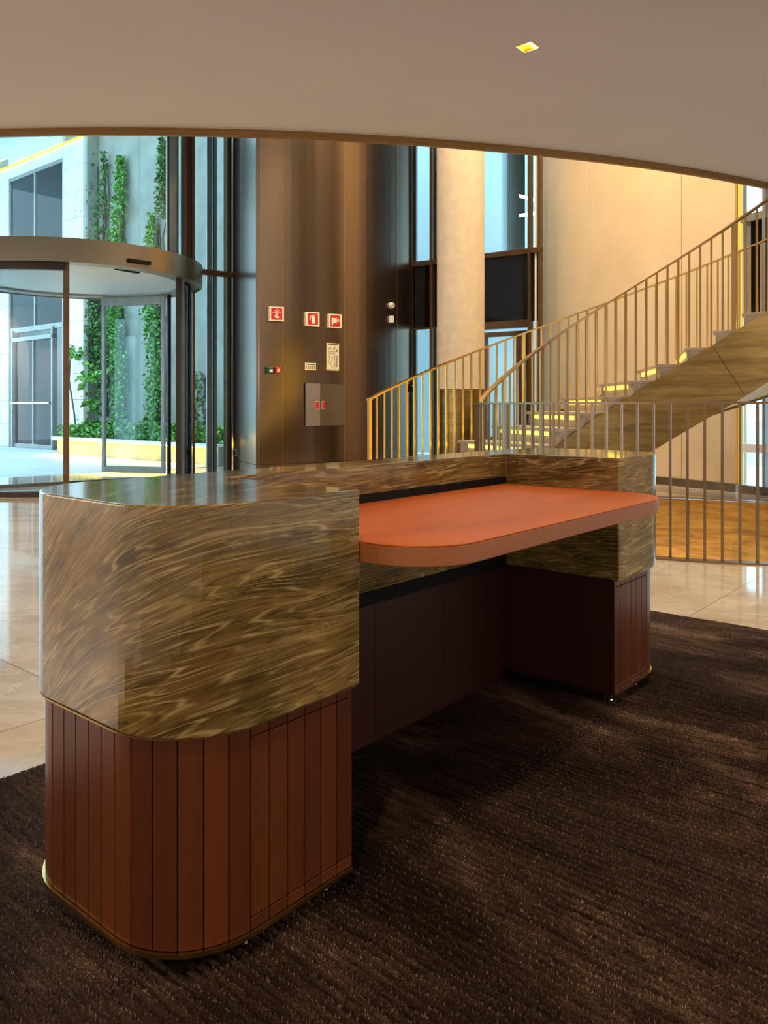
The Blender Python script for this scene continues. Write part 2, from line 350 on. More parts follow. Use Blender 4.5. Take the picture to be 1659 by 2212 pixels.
# ---------------------------------------------------------------- lower ceiling with round void edge
CZ = 2.70; CC = (-1.6, 13.7); CR = 9.0
def yarc(x): return CC[1]-math.sqrt(max(0, CR*CR-(x-CC[0])**2))
def y_wall_right(x): return 9.68-(x-4.34)/.57 if x > 4.34 else 99
bm = bmesh.new(); xs = list(np.linspace(-8.6, 7.4, 97)); rows = []
for x in xs:
    y = min(yarc(x), y_wall_right(x)+.4); rows.append((bm.verts.new((x, -5, CZ)), bm.verts.new((x, y, CZ))))
for i in range(len(xs)-1): bm.faces.new((rows[i][0], rows[i][1], rows[i+1][1], rows[i+1][0]))
LAMPS = [(uv(3.22, 1.852), 'visible')]+[(uv(*p), '') for p in ((2.05,.47),(.15,.47),(3.95,.40),(.15,-1.6),(2.05,-1.6),(.9,2.6),(-1.75,-.5))]  # unseen ones added as fill; first of them read from the carpet shadow
hs = .041
for p, _ in LAMPS:
    a, b = p.x*UX+p.y*UY, -p.x*UY+p.y*UX
    for no, c in ((Vector((UX,UY,0)), a), (Vector((-UY,UX,0)), b)):
        for s in (-1, 1):
            co = no*(c+s*hs)
            fs = [f for f in bm.faces if abs(f.calc_center_median().x-p.x) < .6]
            g = set(fs); [g.update(f.edges) or g.update(f.verts) for f in fs]
            bmesh.ops.bisect_plane(bm, geom=list(g), plane_co=co, plane_no=no)
    dead = [f for f in bm.faces if abs((lambda c: c.x*UX+c.y*UY)(f.calc_center_median())-a) < hs and abs((lambda c: -c.x*UY+c.y*UX)(f.calc_center_median())-b) < hs]
    bmesh.ops.delete(bm, geom=dead, context='FACES')
for f in bm.faces:
    if f.normal.z > 0: f.normal_flip()
cme = bpy.data.meshes.new('ceiling'); bm.to_mesh(cme); bm.free(); cme.materials.append(M['plaster'])
tag(put('ceiling', cme), kind='structure')
arc = [(x, yarc(x)) for x in np.linspace(-8.5, 6.6, 120)]
up = MB()
for (x0, y0), (x1, y1) in zip(arc, arc[1:]): up.poly([(x0,y0+.03,CZ+.001),(x1,y1+.03,CZ+.001),(x1,y1+.03,7.5),(x0,y0+.03,7.5)], True)
up.build('wall_front', M['plaster'])['kind'] = 'structure'
MB().sweep([(x, y+.012, CZ-.018) for x, y in arc], .02, .058).build('trim_2', M['brass_dark'])['kind'] = 'structure'
MB().prism([(-8.6,3.5),(7.6,3.5),(7.45,4.4),(4.5,9.8),(2.4,12.4),(.4,13.6),(-2.3,12.35),(-8.6,7.65)], 7.5, 7.6).build('ceiling', M['plaster'])['kind'] = 'structure'
# ---------------------------------------------------------------- downlights
for k, (p, vis) in enumerate(LAMPS):
    t = empty('ceiling_downlight', (p.x, p.y, CZ), ANG, label='square gold recessed ceiling downlight above the reception desk' if vis else 'square gold recessed downlight in the grey ceiling outside the picture', cat='downlight')
    if not vis: t['group'] = 'added downlights out of the picture'
    mb = MB(); hh = .055; q = hs*.8
    for (x0,y0),(x1,y1) in (((-hs,-hs),(hs,-hs)),((hs,-hs),(hs,hs)),((hs,hs),(-hs,hs)),((-hs,hs),(-hs,-hs))):
        mb.poly([(x0,y0,0),(x1,y1,0),(x1*.8,y1*.8,hh),(x0*.8,y0*.8,hh)])
    mb.poly([(-q,-q,hh),(q,-q,hh),(q,q,hh),(-q,q,hh)])
    o = put('reflector', mb.mesh('reflector', M['gold'], fix=False), t)
    o2 = MB().sweep([(-hs,-hs,-.001),(hs,-hs,-.001),(hs,hs,-.001),(-hs,hs,-.001)], .004, .003, closed=True).build('frame', M['plaster'], t)
    mb = MB().tube((-.012,0,hh-.008),(.012,0,hh-.03), .019, .019, 14); mb.build('lamp', M['lamp'], t)
    light('SPOT', (p.x, p.y, CZ-.01), 40 if vis else 62, (1, .78, .54), .035, (p.x, p.y, 0), spot=104, blend=.6)
# ---------------------------------------------------------------- outer walls of the near room (out of view)
for nm, pts in (('wall_left', ((-8.5,-5),(-8.5,7.6))), ('wall_back', ((7.4,-5),(-8.5,-5))), ('wall_right', ((7.4,4.3),(7.4,-5)))):
    (x0,y0),(x1,y1) = pts
    MB().sweep([(x0,y0,3.75),(x1,y1,3.75)], .1, 7.5).build(nm, M['plaster'])['kind'] = 'structure'
# ---------------------------------------------------------------- carpet with ribbed pile
def vnoise(x, y, seed):
    r = np.random.default_rng(seed).random((256, 256)); xi = np.floor(x).astype(int); yi = np.floor(y).astype(int); fx = x-xi; fy = y-yi
    fx = fx*fx*(3-2*fx); fy = fy*fy*(3-2*fy); g = lambda i, j: r[i % 256, j % 256]
    return (g(xi,yi)*(1-fx)+g(xi+1,yi)*fx)*(1-fy)+(g(xi,yi+1)*(1-fx)+g(xi+1,yi+1)*fx)*fy
A = np.arange(-.9, 3.98, .0045); B = np.arange(-2.9, 2.2601, .016); GA, GB = np.meshgrid(A, B, indexing='ij')
wob = .020*(vnoise(GA*3, GB*5, 1)-.5)+.006*(vnoise(GA*16, GB*26, 2)-.5)
ph = (GA+wob)/.0215; k = np.floor(ph); fr = ph-k
dep = .45+.55*vnoise(k*7.13, GB*2.2, 3); patch = np.clip((vnoise(GA*2.2+9, GB*1.5, 4)*.6+vnoise(GA*5, GB*3.5, 5)*.4-.12)*3.2, .35, 1)
rid = 1-np.exp(-((fr-.5)/.20)**2)*dep*patch
HZ = 0.004+.012*rid+.002*(vnoise(GA*90, GB*45, 6)-.5)
edge = np.minimum.reduce([3.98-GA, 2.26-GB]); HZ = np.where(edge < .02, HZ*.6, HZ); HZ = np.where((GA > .875) & (GA < 3.0) & (GB > 1.225) & (GB < 1.69) & ~((GA > 1.23) & (GA < 2.64) & (GB < 1.64)), .003, HZ)
na, nb = GA.shape; me = bpy.data.meshes.new('carpet'); V3 = np.stack([GA, GB, HZ], -1).reshape(-1, 3)
idx = np.arange(na*nb).reshape(na, nb); Q = np.stack([idx[:-1,:-1], idx[1:,:-1], idx[1:,1:], idx[:-1,1:]], -1).reshape(-1, 4)
me.vertices.add(len(V3)); me.vertices.foreach_set('co', V3.ravel()); me.loops.add(Q.size); me.loops.foreach_set('vertex_index', Q.ravel())
me.polygons.add(len(Q)); me.polygons.foreach_set('loop_start', np.arange(0, Q.size, 4)); me.polygons.foreach_set('loop_total', np.full(len(Q), 4)); me.polygons.foreach_set('use_smooth', np.ones(len(Q), bool))
me.update(); me.materials.append(M['carpet'])
cp = put('carpet', me, None, loc=(0,0,.001)); cp.rotation_euler = (0,0,ANG)
tag(cp, 'large dark brown ribbed carpet lying under the reception desk', 'carpet')
# loose yarn ends standing out of the pile, thickest where the carpet is nearest
nt = 330000; ta = RNG.uniform(-.85, 3.9, nt*4); tb = RNG.uniform(-2.8, 2.24, nt*4)
wx, wy = ta*UX-tb*UY, ta*UY+tb*UX; keep = (wy > .85) & (np.abs(wx) < wy*.56+.15) & (RNG.random(nt*4) < np.minimum(1, (1.9/np.maximum(wy, .1))**1.6))
ins = (ta > .84) & (ta < 3.03) & (tb > 1.19) & (tb < 1.73); keep &= ~ins; ta, tb = ta[keep][:nt], tb[keep][:nt]; nt = len(ta)
ia = np.clip(((ta-A[0])/(A[1]-A[0])).astype(int), 0, na-1); ib = np.clip(((tb-B[0])/(B[1]-B[0])).astype(int), 0, nb-1); tz = HZ[ia, ib]
up_ = tz > .0138; ta, tb, tz = ta[up_], tb[up_], tz[up_]; nt = len(ta)
an = RNG.random(nt)*2*math.pi; ln = RNG.uniform(.003, .0065, nt); wdt = RNG.uniform(.0009, .0018, nt); lean = RNG.uniform(.2, .8, nt)
p0 = np.stack([ta, tb, tz-.002], -1); sd = np.stack([-np.sin(an), np.cos(an), 0*an], -1)*wdt[:,None]; tipv = np.stack([np.cos(an)*lean*ln, np.sin(an)*lean*ln, ln], -1)
vv = np.stack([p0-sd, p0+sd, p0+tipv+sd*.5], 1).reshape(-1, 3); me = bpy.data.meshes.new('pile')
me.vertices.add(len(vv)); me.vertices.foreach_set('co', vv.ravel()); me.loops.add(len(vv)); me.loops.foreach_set('vertex_index', np.arange(len(vv)))
me.polygons.add(nt); me.polygons.foreach_set('loop_start', np.arange(0, len(vv), 3)); me.polygons.foreach_set('loop_total', np.full(nt, 3)); me.update(); me.materials.append(M['yarn'])
pile = put('pile', me, cp); pile['kind'] = 'stuff'
# ---------------------------------------------------------------- reception desk
DA, DB = 1.935, 1.45
desk = empty('reception_desk', uv(DA, DB), ANG, label='stone topped reception desk with orange leather worktop and wooden slat base', cat='desk')
def fillet(pts, rs, n=12):
    out = []; k = len(pts)
    for i in range(k):
        p = Vector(pts[i]); r = rs[i]
        if not r: out.append((p.x, p.y)); continue
        a = (Vector(pts[i-1])-p).normalized(); b = (Vector(pts[(i+1) % k])-p).normalized(); c = p+(a+b)*r
        s = c-b*r; e = c-a*r       # tangent points (right-angle corners)
        s, e = p+a*r, p+b*r
        a0 = math.atan2(s.y-c.y, s.x-c.x); a1 = math.atan2(e.y-c.y, e.x-c.x); d = (a1-a0+math.pi) % (2*math.pi)-math.pi
        for j in range(n+1): t = a0+d*j/n; out.append((c.x+r*math.cos(t), c.y+r*math.sin(t)))
    return out
L = lambda a, b: (a-DA, b-DB)
SZ0, SZ1 = .452, .872
so = fillet([L(1.275,1.142), L(1.275,1.59), L(2.60,1.59), L(2.60,1.142), L(3.085,1.142), L(3.085,1.762), L(.80,1.762), L(.80,1.142)], [0,0,0,0,.19,.2,.2,.19], 16)
mb = MB().prism(so, SZ0, SZ1); st = mb.build('stone_top', M['stone'], desk, bevel=.005, seg=3)
st['label'] = 'veined olive brown stone shell'
box('slot_shade_strip', M['black'], desk, 1.277-DA, 2.598-DA, 1.586-DB, 1.60-DB, .757, .786)  # solid black strip on the stone, painted-in darkness of a cable slot
box('gap_shade_strip', M['black'], desk, 1.277-DA, 2.598-DA, 1.586-DB, 1.61-DB, SZ0-.004, .490)  # black strip standing in for the shadow band below the inner stone
lt = fillet([L(1.278,1.588), L(1.278,.952), L(2.597,.952), L(2.597,1.588)], [0,.16,.16,0], 14)
wt = MB().prism(lt, .7566, .76).build('leather_worktop', M['leather'], desk, bevel=.0015, seg=2); wt['label'] = 'orange tan leather worktop'
MB().prism(lt, .715, .7565).build('worktop_edge', M['edge'], desk, bevel=.002)
for a in (1.45, 1.935, 2.42): box('worktop_bracket', M['black'], desk, a-.02-DA, a+.02-DA, 1.25-DB, 1.60-DB, .69, .7148)
# carcass + toe kick
ci = fillet([L(1.262,1.185), L(1.262,1.625), L(2.612,1.625), L(2.612,1.185), L(3.04,1.185), L(3.04,1.722), L(.835,1.722), L(.835,1.185)], [0,0,0,0,.155,.165,.165,.155], 10)
MB().prism(ci, .052, SZ0-.001).build('carcass', M['black'], desk)
tk = fillet([L(1.24,1.215), L(1.24,1.65), L(2.634,1.65), L(2.634,1.215), L(3.01,1.215), L(3.01,1.70), L(.865,1.70), L(.865,1.215)], [0,0,0,0,.125,.135,.135,.125], 10)
MB().prism(tk, .006, .053).build('toe_kick', M['black'], desk)
# outer path for slats
def path(off, n=14):
    a0, a1, b0, b1 = .813+off, 3.066-off, 1.16+off, 1.746-off; r = .18-off
    pts = [L(1.268, b0), L(a0, b0), L(a0, b1), L(a1, b1), L(a1, b0), L(2.606, b0)]
    full = fillet(pts, [0, r, r, r, r, 0], n)
    return full
class Walk:
    def __init__(s, pts):
        s.p = [Vector(q) for q in pts]; s.c = [0]
        for a, b in zip(s.p, s.p[1:]): s.c.append(s.c[-1]+(b-a).length)
        s.L = s.c[-1]
    def at(s, t):
        t = min(max(t, 0), s.L-1e-6); i = max(j for j in range(len(s.c)-1) if s.c[j] <= t)
        d = s.p[i+1]-s.p[i]; k = (t-s.c[i])/d.length; return s.p[i]+d*k, d.normalized()
wk = Walk(path(0, 20)); nsl = round(wk.L/.0468); pw = wk.L/nsl; g = .0022
def slat(t0, t1, z0, z1, name):
    mb = MB(); ring = []
    curved = abs(wk.at(t0+1e-4)[1].angle_signed(wk.at(t1-1e-4)[1])) > .01
    n = 5 if curved else 1
    for i in range(n+1):
        p, d = wk.at(t0+(t1-t0)*i/n); nn = Vector((-d.y, d.x))
        nn = nn if nn.dot(p*-1) > 0 else -nn
        nn = Vector((d.y, -d.x)) if False else nn
        ring.append((p, p+nn*.02))
    poly = [r[0] for r in ring]+[r[1] for r in reversed(ring)]
    mb.prism(poly, z0, z1, smooth=False); o = mb.build(name, M['slat'], desk, bevel=.0012, seg=1); return o
front_len = 1.268-.813-.18
for i in range(nsl):
    t0, t1 = i*pw+g/2, (i+1)*pw-g/2; mid = (t0+t1)/2
    if mid < front_len+.01 or mid > wk.L-front_len-.01:
        slat(t0, t1, .061, .083, 'slat_foot'); slat(t0, t1, .0852, .424, 'wood_slat'); slat(t0, t1, .4262, SZ0-.002, 'slat_head')
    else: slat(t0, t1, .061, SZ0-.002, 'wood_slat')
tp = path(.000, 14)
MB().sweep([(x, y, .0555) for x, y in tp], .012, .009, smooth=False).build('brass_trim', M['brass'], desk)
tp2 = path(-.0015, 14)
MB().sweep([(x, y, SZ0-.0022) for x, y in tp2], .02, .004).build('bronze_bead', M['rail'], desk)
# inner recess panels
ed = [1.264, 1.50, 1.86, 2.22, 2.61]
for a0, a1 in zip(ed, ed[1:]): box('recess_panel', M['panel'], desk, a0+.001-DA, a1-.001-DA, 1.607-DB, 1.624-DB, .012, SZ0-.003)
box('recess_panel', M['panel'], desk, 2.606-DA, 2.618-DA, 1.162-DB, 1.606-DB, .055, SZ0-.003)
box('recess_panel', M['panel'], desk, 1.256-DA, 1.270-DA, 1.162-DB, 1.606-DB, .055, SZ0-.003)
for a, b in ((1.22,1.205),(1.0,1.205),(.86,1.42),(2.65,1.205),(2.86,1.205),(3.0,1.45),(1.6,1.70),(2.3,1.70)):
    mb = MB(); mb.tube((a-DA,b-.012-DB,.0),(a-DA,b-.012-DB,.022), .011, .011, 12); mb.tube((a-DA,b-.012-DB,.022),(a-DA,b-.012-DB,.052), .006, .006, 8)
    mb.build('levelling_foot', M['chrome'], desk)
# ---------------------------------------------------------------- staircase
SCN = Vector((2.49, 6.21, 0)); RI, RO = 2.0, 3.49; PH0 = 139.9
def sp(r, phi, z=0):
    t = math.radians(PH0-phi); return Vector((r*math.cos(t), r*math.sin(t), z))
stair = empty('staircase', SCN, 0, label='curved staircase with bronze stringers and yellow lit steps', cat='stairs')
DPH = 7.5; NST = 14
for i in range(1, NST+1):
    p0, p1, z = (i-1)*DPH, i*DPH, .165*i
    nose = .6
    seg = [p0-nose+(p1-p0+nose)*k/3 for k in range(4)]
    mb = MB(); mb.prism([sp(RI+.02, q)[:2] for q in seg]+[sp(RO-.02, q)[:2] for q in reversed(seg)], z-.035, z); mb.build('tread', M['step'], stair, bevel=.003, seg=1)
    mb = MB(); mb.prism([sp(RI+.02, p0)[:2], sp(RO-.02, p0)[:2], sp(RO-.02, p0+.5)[:2], sp(RI+.02, p0+.5)[:2]], z-.165, z-.0352); mb.build('riser', M['step'], stair)
    mb = MB(); mb.prism([sp(RI+.02, q+.55)[:2] for q in (p0, p0+3.7, p1)]+[sp(RI+.06, q+.55)[:2] for q in (p1, p0+3.7, p0)], max(z-.22, 0), z-.0352); mb.build('step_cheek', M['step'], stair)
    mb = MB(); mb.prism([sp(RI+.25, p0-.25)[:2], sp(RO-.2, p0-.25)[:2], sp(RO-.2, p0-.02)[:2], sp(RI+.25, p0-.02)[:2]], z-.080, z-.042); mb.build('led_strip', M['led'], stair)
def ztop(phi): return .035+.022*phi
def stringer(r, th, f0, f1, zmin, name, slant=0, n=None, depth=.71, slant0=None):
    n = n or int((f1-f0)/1.8)+1; s0 = slant if slant0 is None else slant0; m = MB(); rings = []
    for i in range(n+1):
        k = i/n; ft = f0+(f1-f0)*k; sl = s0+(slant-s0)*k; fb = ft+sl
        zt = ztop(ft); zb = max(ztop(fb)-depth, zmin)
        rings.append([sp(r-th/2, ft, zt), sp(r+th/2, ft, zt), sp(r+th/2, fb, zb), sp(r-th/2, fb, zb)])
    b = len(m.v); m.v += [tuple(p) for q in rings for p in q]
    for i in range(n):
        for q in range(4):
            w = (q+1) % 4; m.f.append([b+4*i+q, b+4*i+w, b+4*i+4+w, b+4*i+4+q]); m.sm.append(q in (1, 3))
    m.f.append([b, b+1, b+2, b+3]); m.sm.append(False); m.f.append([b+4*n+i for i in range(4)]); m.sm.append(False)
    return m.build(name, M['dstring'], stair)
stringer(RI, .03, -3, 74.0, -1.0, 'inner_stringer', slant=9, slant0=0)
stringer(RI, .03, 74.12, 108, -1.0, 'inner_stringer', slant=0, slant0=9)
stringer(RO, .03, -3, 108, .005, 'outer_stringer')
mb = MB()
for i in range(60):
    f0, f1 = 12+96*i/60, 12+96*(i+1)/60
    q = [(r, f, max(ztop(f)-.68, .0)) for r, f in ((RI+.015,f0),(RO-.015,f0),(RO-.015,f1),(RI+.015,f1))]
    if q[2][2] > .01:
        mb.poly([sp(*v) for v in q], True)
        mb.poly([sp(v[0], v[1], v[2]+.03) for v in q], True)
mb.build('soffit', M['beige'], stair)
def balustrade(r, label, f0, f1, pitch, posts, mat, rz=1.13, extra0=True):
    t = empty('stair_railing', SCN+sp(r, f0), 0, label=label, cat='railing'); o0 = sp(r, f0)
    step = math.degrees(pitch/r); n = int((f1-f0)/step)
    m1 = MB().box(-.007,.007,-.011,.011,0,1).mesh('baluster', mat)
    for i in range(n+1):
        f = f0+i*step; zr = rz+.022*f-.008; zb = .165*max(1, math.ceil((f+.6)/DPH)) if f > -.5 else 0
        zb = max(0, zb); post = any(abs(f-p) < step/2 for p in posts)
        o = put('newel_post' if post else 'baluster', m1, t, loc=sp(r, f, zb)-o0); o.rotation_euler = (0,0,math.radians(PH0-f)); o.scale = (2.1 if post else 1, 2.0 if post else 1, zr-zb)
    hp = [sp(r, f0-.4+(f1-f0+1)*i/60, rz+.022*(f0-.4+(f1-f0+1)*i/60))-o0 for i in range(61)]
    MB().sweep(hp, .055, .02, smooth=True).build('handrail', mat, t)
    return t
balustrade(RI+.035, 'inner curved bronze stair railing, nearest the guard railing', 0, 107, .105, (0, 22.6, 78.5), M['rail'])
balustrade(RO-.035, 'outer curved brass stair railing behind the steps', 0, 107, .115, (0, 37), M['brass'])
# guard railing round the void
guard = empty('guard_railing', VC, 0, label='round grey bronze guard railing along the stair void edge', cat='railing')
g0, g1 = 158, 335; nb = int((g1-g0)/math.degrees(.108/(VR-.03)))
gm = MB().box(-.006,.006,-.009,.009,0,1).mesh('baluster', M['guard'])
for i in range(nb+1):
    t = math.radians(g0+(g1-g0)*i/nb); post = i in (0, 14, 34); c = Vector((math.cos(t), math.sin(t), 0))*(VR-.01)
    o = put('newel_post' if post else 'baluster', gm, guard, loc=c+Vector((0,0,.0112))); o.rotation_euler = (0,0,t); o.scale = (2.2 if post else 1, 2.4 if post else 1, 1.056)
MB().sweep([(math.cos(math.radians(g0-.6+(g1-g0+1.2)*i/90))*(VR-.01), math.sin(math.radians(g0-.6+(g1-g0+1.2)*i/90))*(VR-.01), 1.075) for i in range(91)], .055, .016, smooth=False).build('handrail', M['guard'], guard)
# ---------------------------------------------------------------- walls: frame along a line
class Line:
    """vertical wall frame: local x along the wall, local y out of the wall towards the viewer, z up"""
    def __init__(s, p0, p1):
        s.p0 = Vector((p0[0], p0[1], 0)); d = Vector((p1[0]-p0[0], p1[1]-p0[1], 0)); s.L = d.length; s.d = d.normalized()
        n = Vector((s.d.y, -s.d.x, 0)); s.flip = n.dot(-s.p0) < 0; s.n = -n if s.flip else n
        s.rz = math.atan2(s.d.y, s.d.x)
    def s_at(s, px):
        r = ray(px)      # X = r*Y ; p0 + d*t
        t = (r*s.p0.y-s.p0.x)/(s.d.x-r*s.d.y); return t
    def hit(s, px, py):
        t = s.s_at(px); p = s.p0+s.d*t; return t, zat(py, p.y)
    def root(s, name, **kw): return empty(name, s.p0, s.rz, **kw)
    def Y(s, y): return y if s.flip else -y      # local y of a point y metres in front of the wall
    def box(s, name, mat, parent, x0, x1, y0, y1, z0, z1, **kw):
        a, b = sorted((s.Y(y0), s.Y(y1))); return box(name, mat, parent, x0, x1, a, b, z0, z1, **kw)
# --- bronze wall: curved core with brass seams
A0 = Vector((-1.752, 10.9)); B0 = Vector((.454, 12.9)); ch = B0-A0; Lc = ch.length; cd2 = ch.normalized(); cn = Vector((cd2.y, -cd2.x)); sag = .14
RB = (Lc*Lc/8+sag*sag/2)/sag; CB = (A0+B0)/2+cn*sag-cn*RB
def arc_hit(px):
    r = ray(px); d = Vector((r, 1)).normalized(); b = d.dot(-CB)*1.0; c = CB.dot(CB)-RB*RB
    t = -b-math.sqrt(b*b-c) if (b*b-c) > 0 else None
    # |t d - CB| = RB
    bb = d.dot(CB); t = bb-math.sqrt(bb*bb-c); p = d*t; return p, math.atan2(p.y-CB.y, p.x-CB.x)
tA = math.atan2(A0.y-CB.y, A0.x-CB.x); tB = math.atan2(B0.y-CB.y, B0.x-CB.x)
bw = empty('wall_left', (A0.x, A0.y, 0), 0, kind='structure')
joints = [tA]+[arc_hit(px)[1] for px in (611, 744, 858)]+[tB]
for ja, jb in zip(joints, joints[1:]):
    mb = MB(); n = 8; e = .0007
    for i in range(n):
        u0, u1 = ja+e+(jb-ja-2*e)*i/n, ja+e+(jb-ja-2*e)*(i+1)/n
        q = lambda r, u: Vector((CB.x+r*math.cos(u)-A0.x, CB.y+r*math.sin(u)-A0.y))
        for z0, z1 in ((.001,.245),(.25,7.5)):
            mb.poly([(*q(RB,u0),z0),(*q(RB,u1),z0),(*q(RB,u1),z1),(*q(RB,u0),z1)], True)
            mb.poly([(*q(RB-.05,u0),z0),(*q(RB-.05,u1),z0),(*q(RB-.05,u1),z1),(*q(RB-.05,u0),z1)], True)
    mb.build('wall_panel', M['bronze'], bw)
for jn in joints[1:-1]:
    c = Vector((CB.x+(RB-.006)*math.cos(jn)-A0.x, CB.y+(RB-.006)*math.sin(jn)-A0.y, 0)); o = box('seam_strip', M['brass'], bw, -.010,.010,-.005,.005, .0,7.5); o.location = c; o.rotation_euler = (0,0,jn)
fl = Line((-4.2, 10.8), (-4.2+.8, 10.8+.6))               # entrance facade line
sF = lambda px: fl.s_at(px)
pe = fl.p0+fl.d*sF(501)
side = Line((pe.x, pe.y), (A0.x, A0.y)); sw = side.root('wall_front', kind='structure')
side.box('wall_panel', M['bronze'], sw, .0, side.L-.004, -.05, 0, .001, .245); side.box('wall_panel', M['bronze'], sw, .0, side.L-.004, -.05, 0, .25, 7.5)
core = MB().prism([(pe.x+.12, pe.y+.2), (A0.x+.06, A0.y+.12), (B0.x-.05, B0.y+.1), (B0.x-.5, B0.y+2)], 0, 7.5); core.build('wall_back', M['plaster'])['kind'] = 'structure'
# --- entrance facade: window_1
w1 = fl.root('window_1', kind='structure')
xe = sF(500)
def mull(px0, px1, mat, y0, y1, z0=0, z1=7.5, nm='mullion'): fl.box(nm, M[mat], w1, sF(px0), sF(px1), y0, y1, z0, z1, bevel=.003)
mull(394, 400, 'bronze_frame', -.06, .06, 3.0); mull(400, 411, 'darkframe', -.12, .02, 0); mull(412, 418, 'bronze_frame', -.06, .06)
mull(362, 366, 'darkframe', -.05, .0, 3.0); mull(366, 392, 'alu', -.14, -.1, 3.0); mull(459, 461.5, 'darkframe', -.02, .01); mull(463, 485, 'alu', -.3, -.26)
mull(486, 491, 'bronze_frame', -.05, .08); mull(491, 499, 'darkframe', -.1, .03)
fl.box('transom', M['bronze_frame'], w1, 1.62, xe, -.03, .05, 3.02, 3.10, bevel=.003)
fl.box('transom', M['darkframe'], w1, -5.6, xe, -.03, .04, 0, .04); fl.box('transom', M['bronze_frame'], w1, -5.6, xe, -.05, .05, 7.4, 7.5)
def pane(x0, x1, z0, z1): fl.box('pane', M['glass'], w1, x0, x1, -.012, -.006, z0, z1)
pane(-5.6, sF(363), 3.0, 7.4); pane(sF(366), sF(395), 3.0, 7.4); pane(sF(418), sF(459), .04, 3.02); pane(sF(418), sF(459), 3.1, 7.4); pane(sF(462), sF(486), .04, 3.02); pane(sF(462), sF(486), 3.1, 7.4)
for px in (-6.0,): pass
for s in (-2.4, -4.0): fl.box('mullion', M['bronze_frame'], w1, s-.04, s+.04, -.06, .06, 0 if s < -1.8 else 3.0, 7.4)
pane(-5.6, -1.75, .04, 3.0)
# --- windows beside the core: window_2 (runs along v)
c0 = P(889, 13.25); c1 = P(1170, 11.95); w2l = Line(c0[:2], c1[:2]); w2 = w2l.root('window_2', kind='structure')
S2 = w2l.s_at
def m2(px0, px1, mat, y0, y1, z0=0, z1=7.5): w2l.box('mullion', M[mat], w2, S2(px0), S2(px1), y0, y1, z0, z1, bevel=.003)
m2(889, 893, 'bronze_frame', -.05, .05); m2(893, 897, 'alu', -.08, -.03); m2(931, 934, 'darkframe', -.05, .05); m2(934, 938.5, 'bronze_frame', -.05, .08); m2(938.5,942,'alu',-.08,-.02)
m2(1144, 1149, 'bronze_frame', -.05, .08); m2(1156, 1160, 'white', -.05, .02); m2(1165, 1170, 'bronze_frame', -.05, .05)
zt1 = zat(547, 12.5); 
ztr0, ztr1 = 3.36, 3.44; zsb = 2.34
w2l.box('transom', M['bronze_frame'], w2, 0, w2l.L, -.04, .06, ztr0, ztr1, bevel=.003)
w2l.box('spandrel', M['spandrel'], w2, 0, w2l.L, -.02, .0, zsb, ztr0)
w2l.box('transom', M['bronze_frame'], w2, S2(1000), S2(1146), -.04, .07, zsb-.09, zsb+.02, bevel=.003)
w2l.box('transom', M['bronze_frame'], w2, S2(889), S2(940), -.03, .03, zsb-.02, zsb+.01)
w2l.box('pane', M['glass'], w2, .02, w2l.L-.02, -.012, -.006, ztr1, 7.4); w2l.box('pane', M['glass'], w2, .02, w2l.L-.02, -.012, -.006, .03, zsb-.02)
# glazed door in that wall
gd = w2l.root('door_1', kind='structure'); x0, x1 = S2(1046), S2(1122); zt = 2.20
w2l.box('door_frame', M['darkframe'], gd, x0-.07, x0, -.05, .05, 0, zt); w2l.box('door_frame', M['bronze_frame'], gd, x0, x0+.06, -.03, .06, 0, zt-.06)
w2l.box('door_frame', M['bronze_frame'], gd, x1-.03, x1+.05, -.03, .06, 0, zt); w2l.box('door_frame', M['bronze_frame'], gd, x0, x1, -.03, .06, zt-.07, zt)
w2l.box('door_frame', M['darkframe'], gd, x1+.07, x1+.13, -.03, .06, 0, zt); w2l.box('door_frame', M['bronze_frame'], gd, x0, x1, -.03, .06, 0, .12)
w2l.box('door_handle', M['chrome'], gd, x0+.09, x0+.11, .06, .09, .85, 1.25)
# --- beige wall in three panels, baseboard
e0 = Vector((4.34, 9.68)); dB = Vector((-.57, 1)).normalized(); r1 = ray(1168)
tt = (r1*e0.y-e0.x)/(dB.x-r1*dB.y); bl = Line((e0+dB*tt)[:], e0[:]); bwl = bl.root('wall_right', kind='structure')
js = [0]+[bl.s_at(px) for px in (1274, 1472, 1588)]; 
for a, b in zip(js, js[1:]): bl.box('wall_panel', M['beige'], bwl, a+.004, b-.004, -.06, 0, .10, 7.5, bevel=.003)
bl.box('wall_core', M['darkframe'], bwl, 0, js[-1]+.01, -.12, -.045, 0, 7.5)
bl.box('jamb', M['beige'], bwl, js[-1]+.09, bl.L, -.10, -.02, .10, 7.5)
bb = bl.root('baseboard_right', kind='structure'); bl.box('baseboard', M['bronze_frame'], bb, 0, js[-1]+.02, -.03, .02, 0, .10)
bl.box('led_line', M['led_jamb'], bwl, js[-1]+.015, js[-1]+.075, -.06, -.03, .10, 7.5)
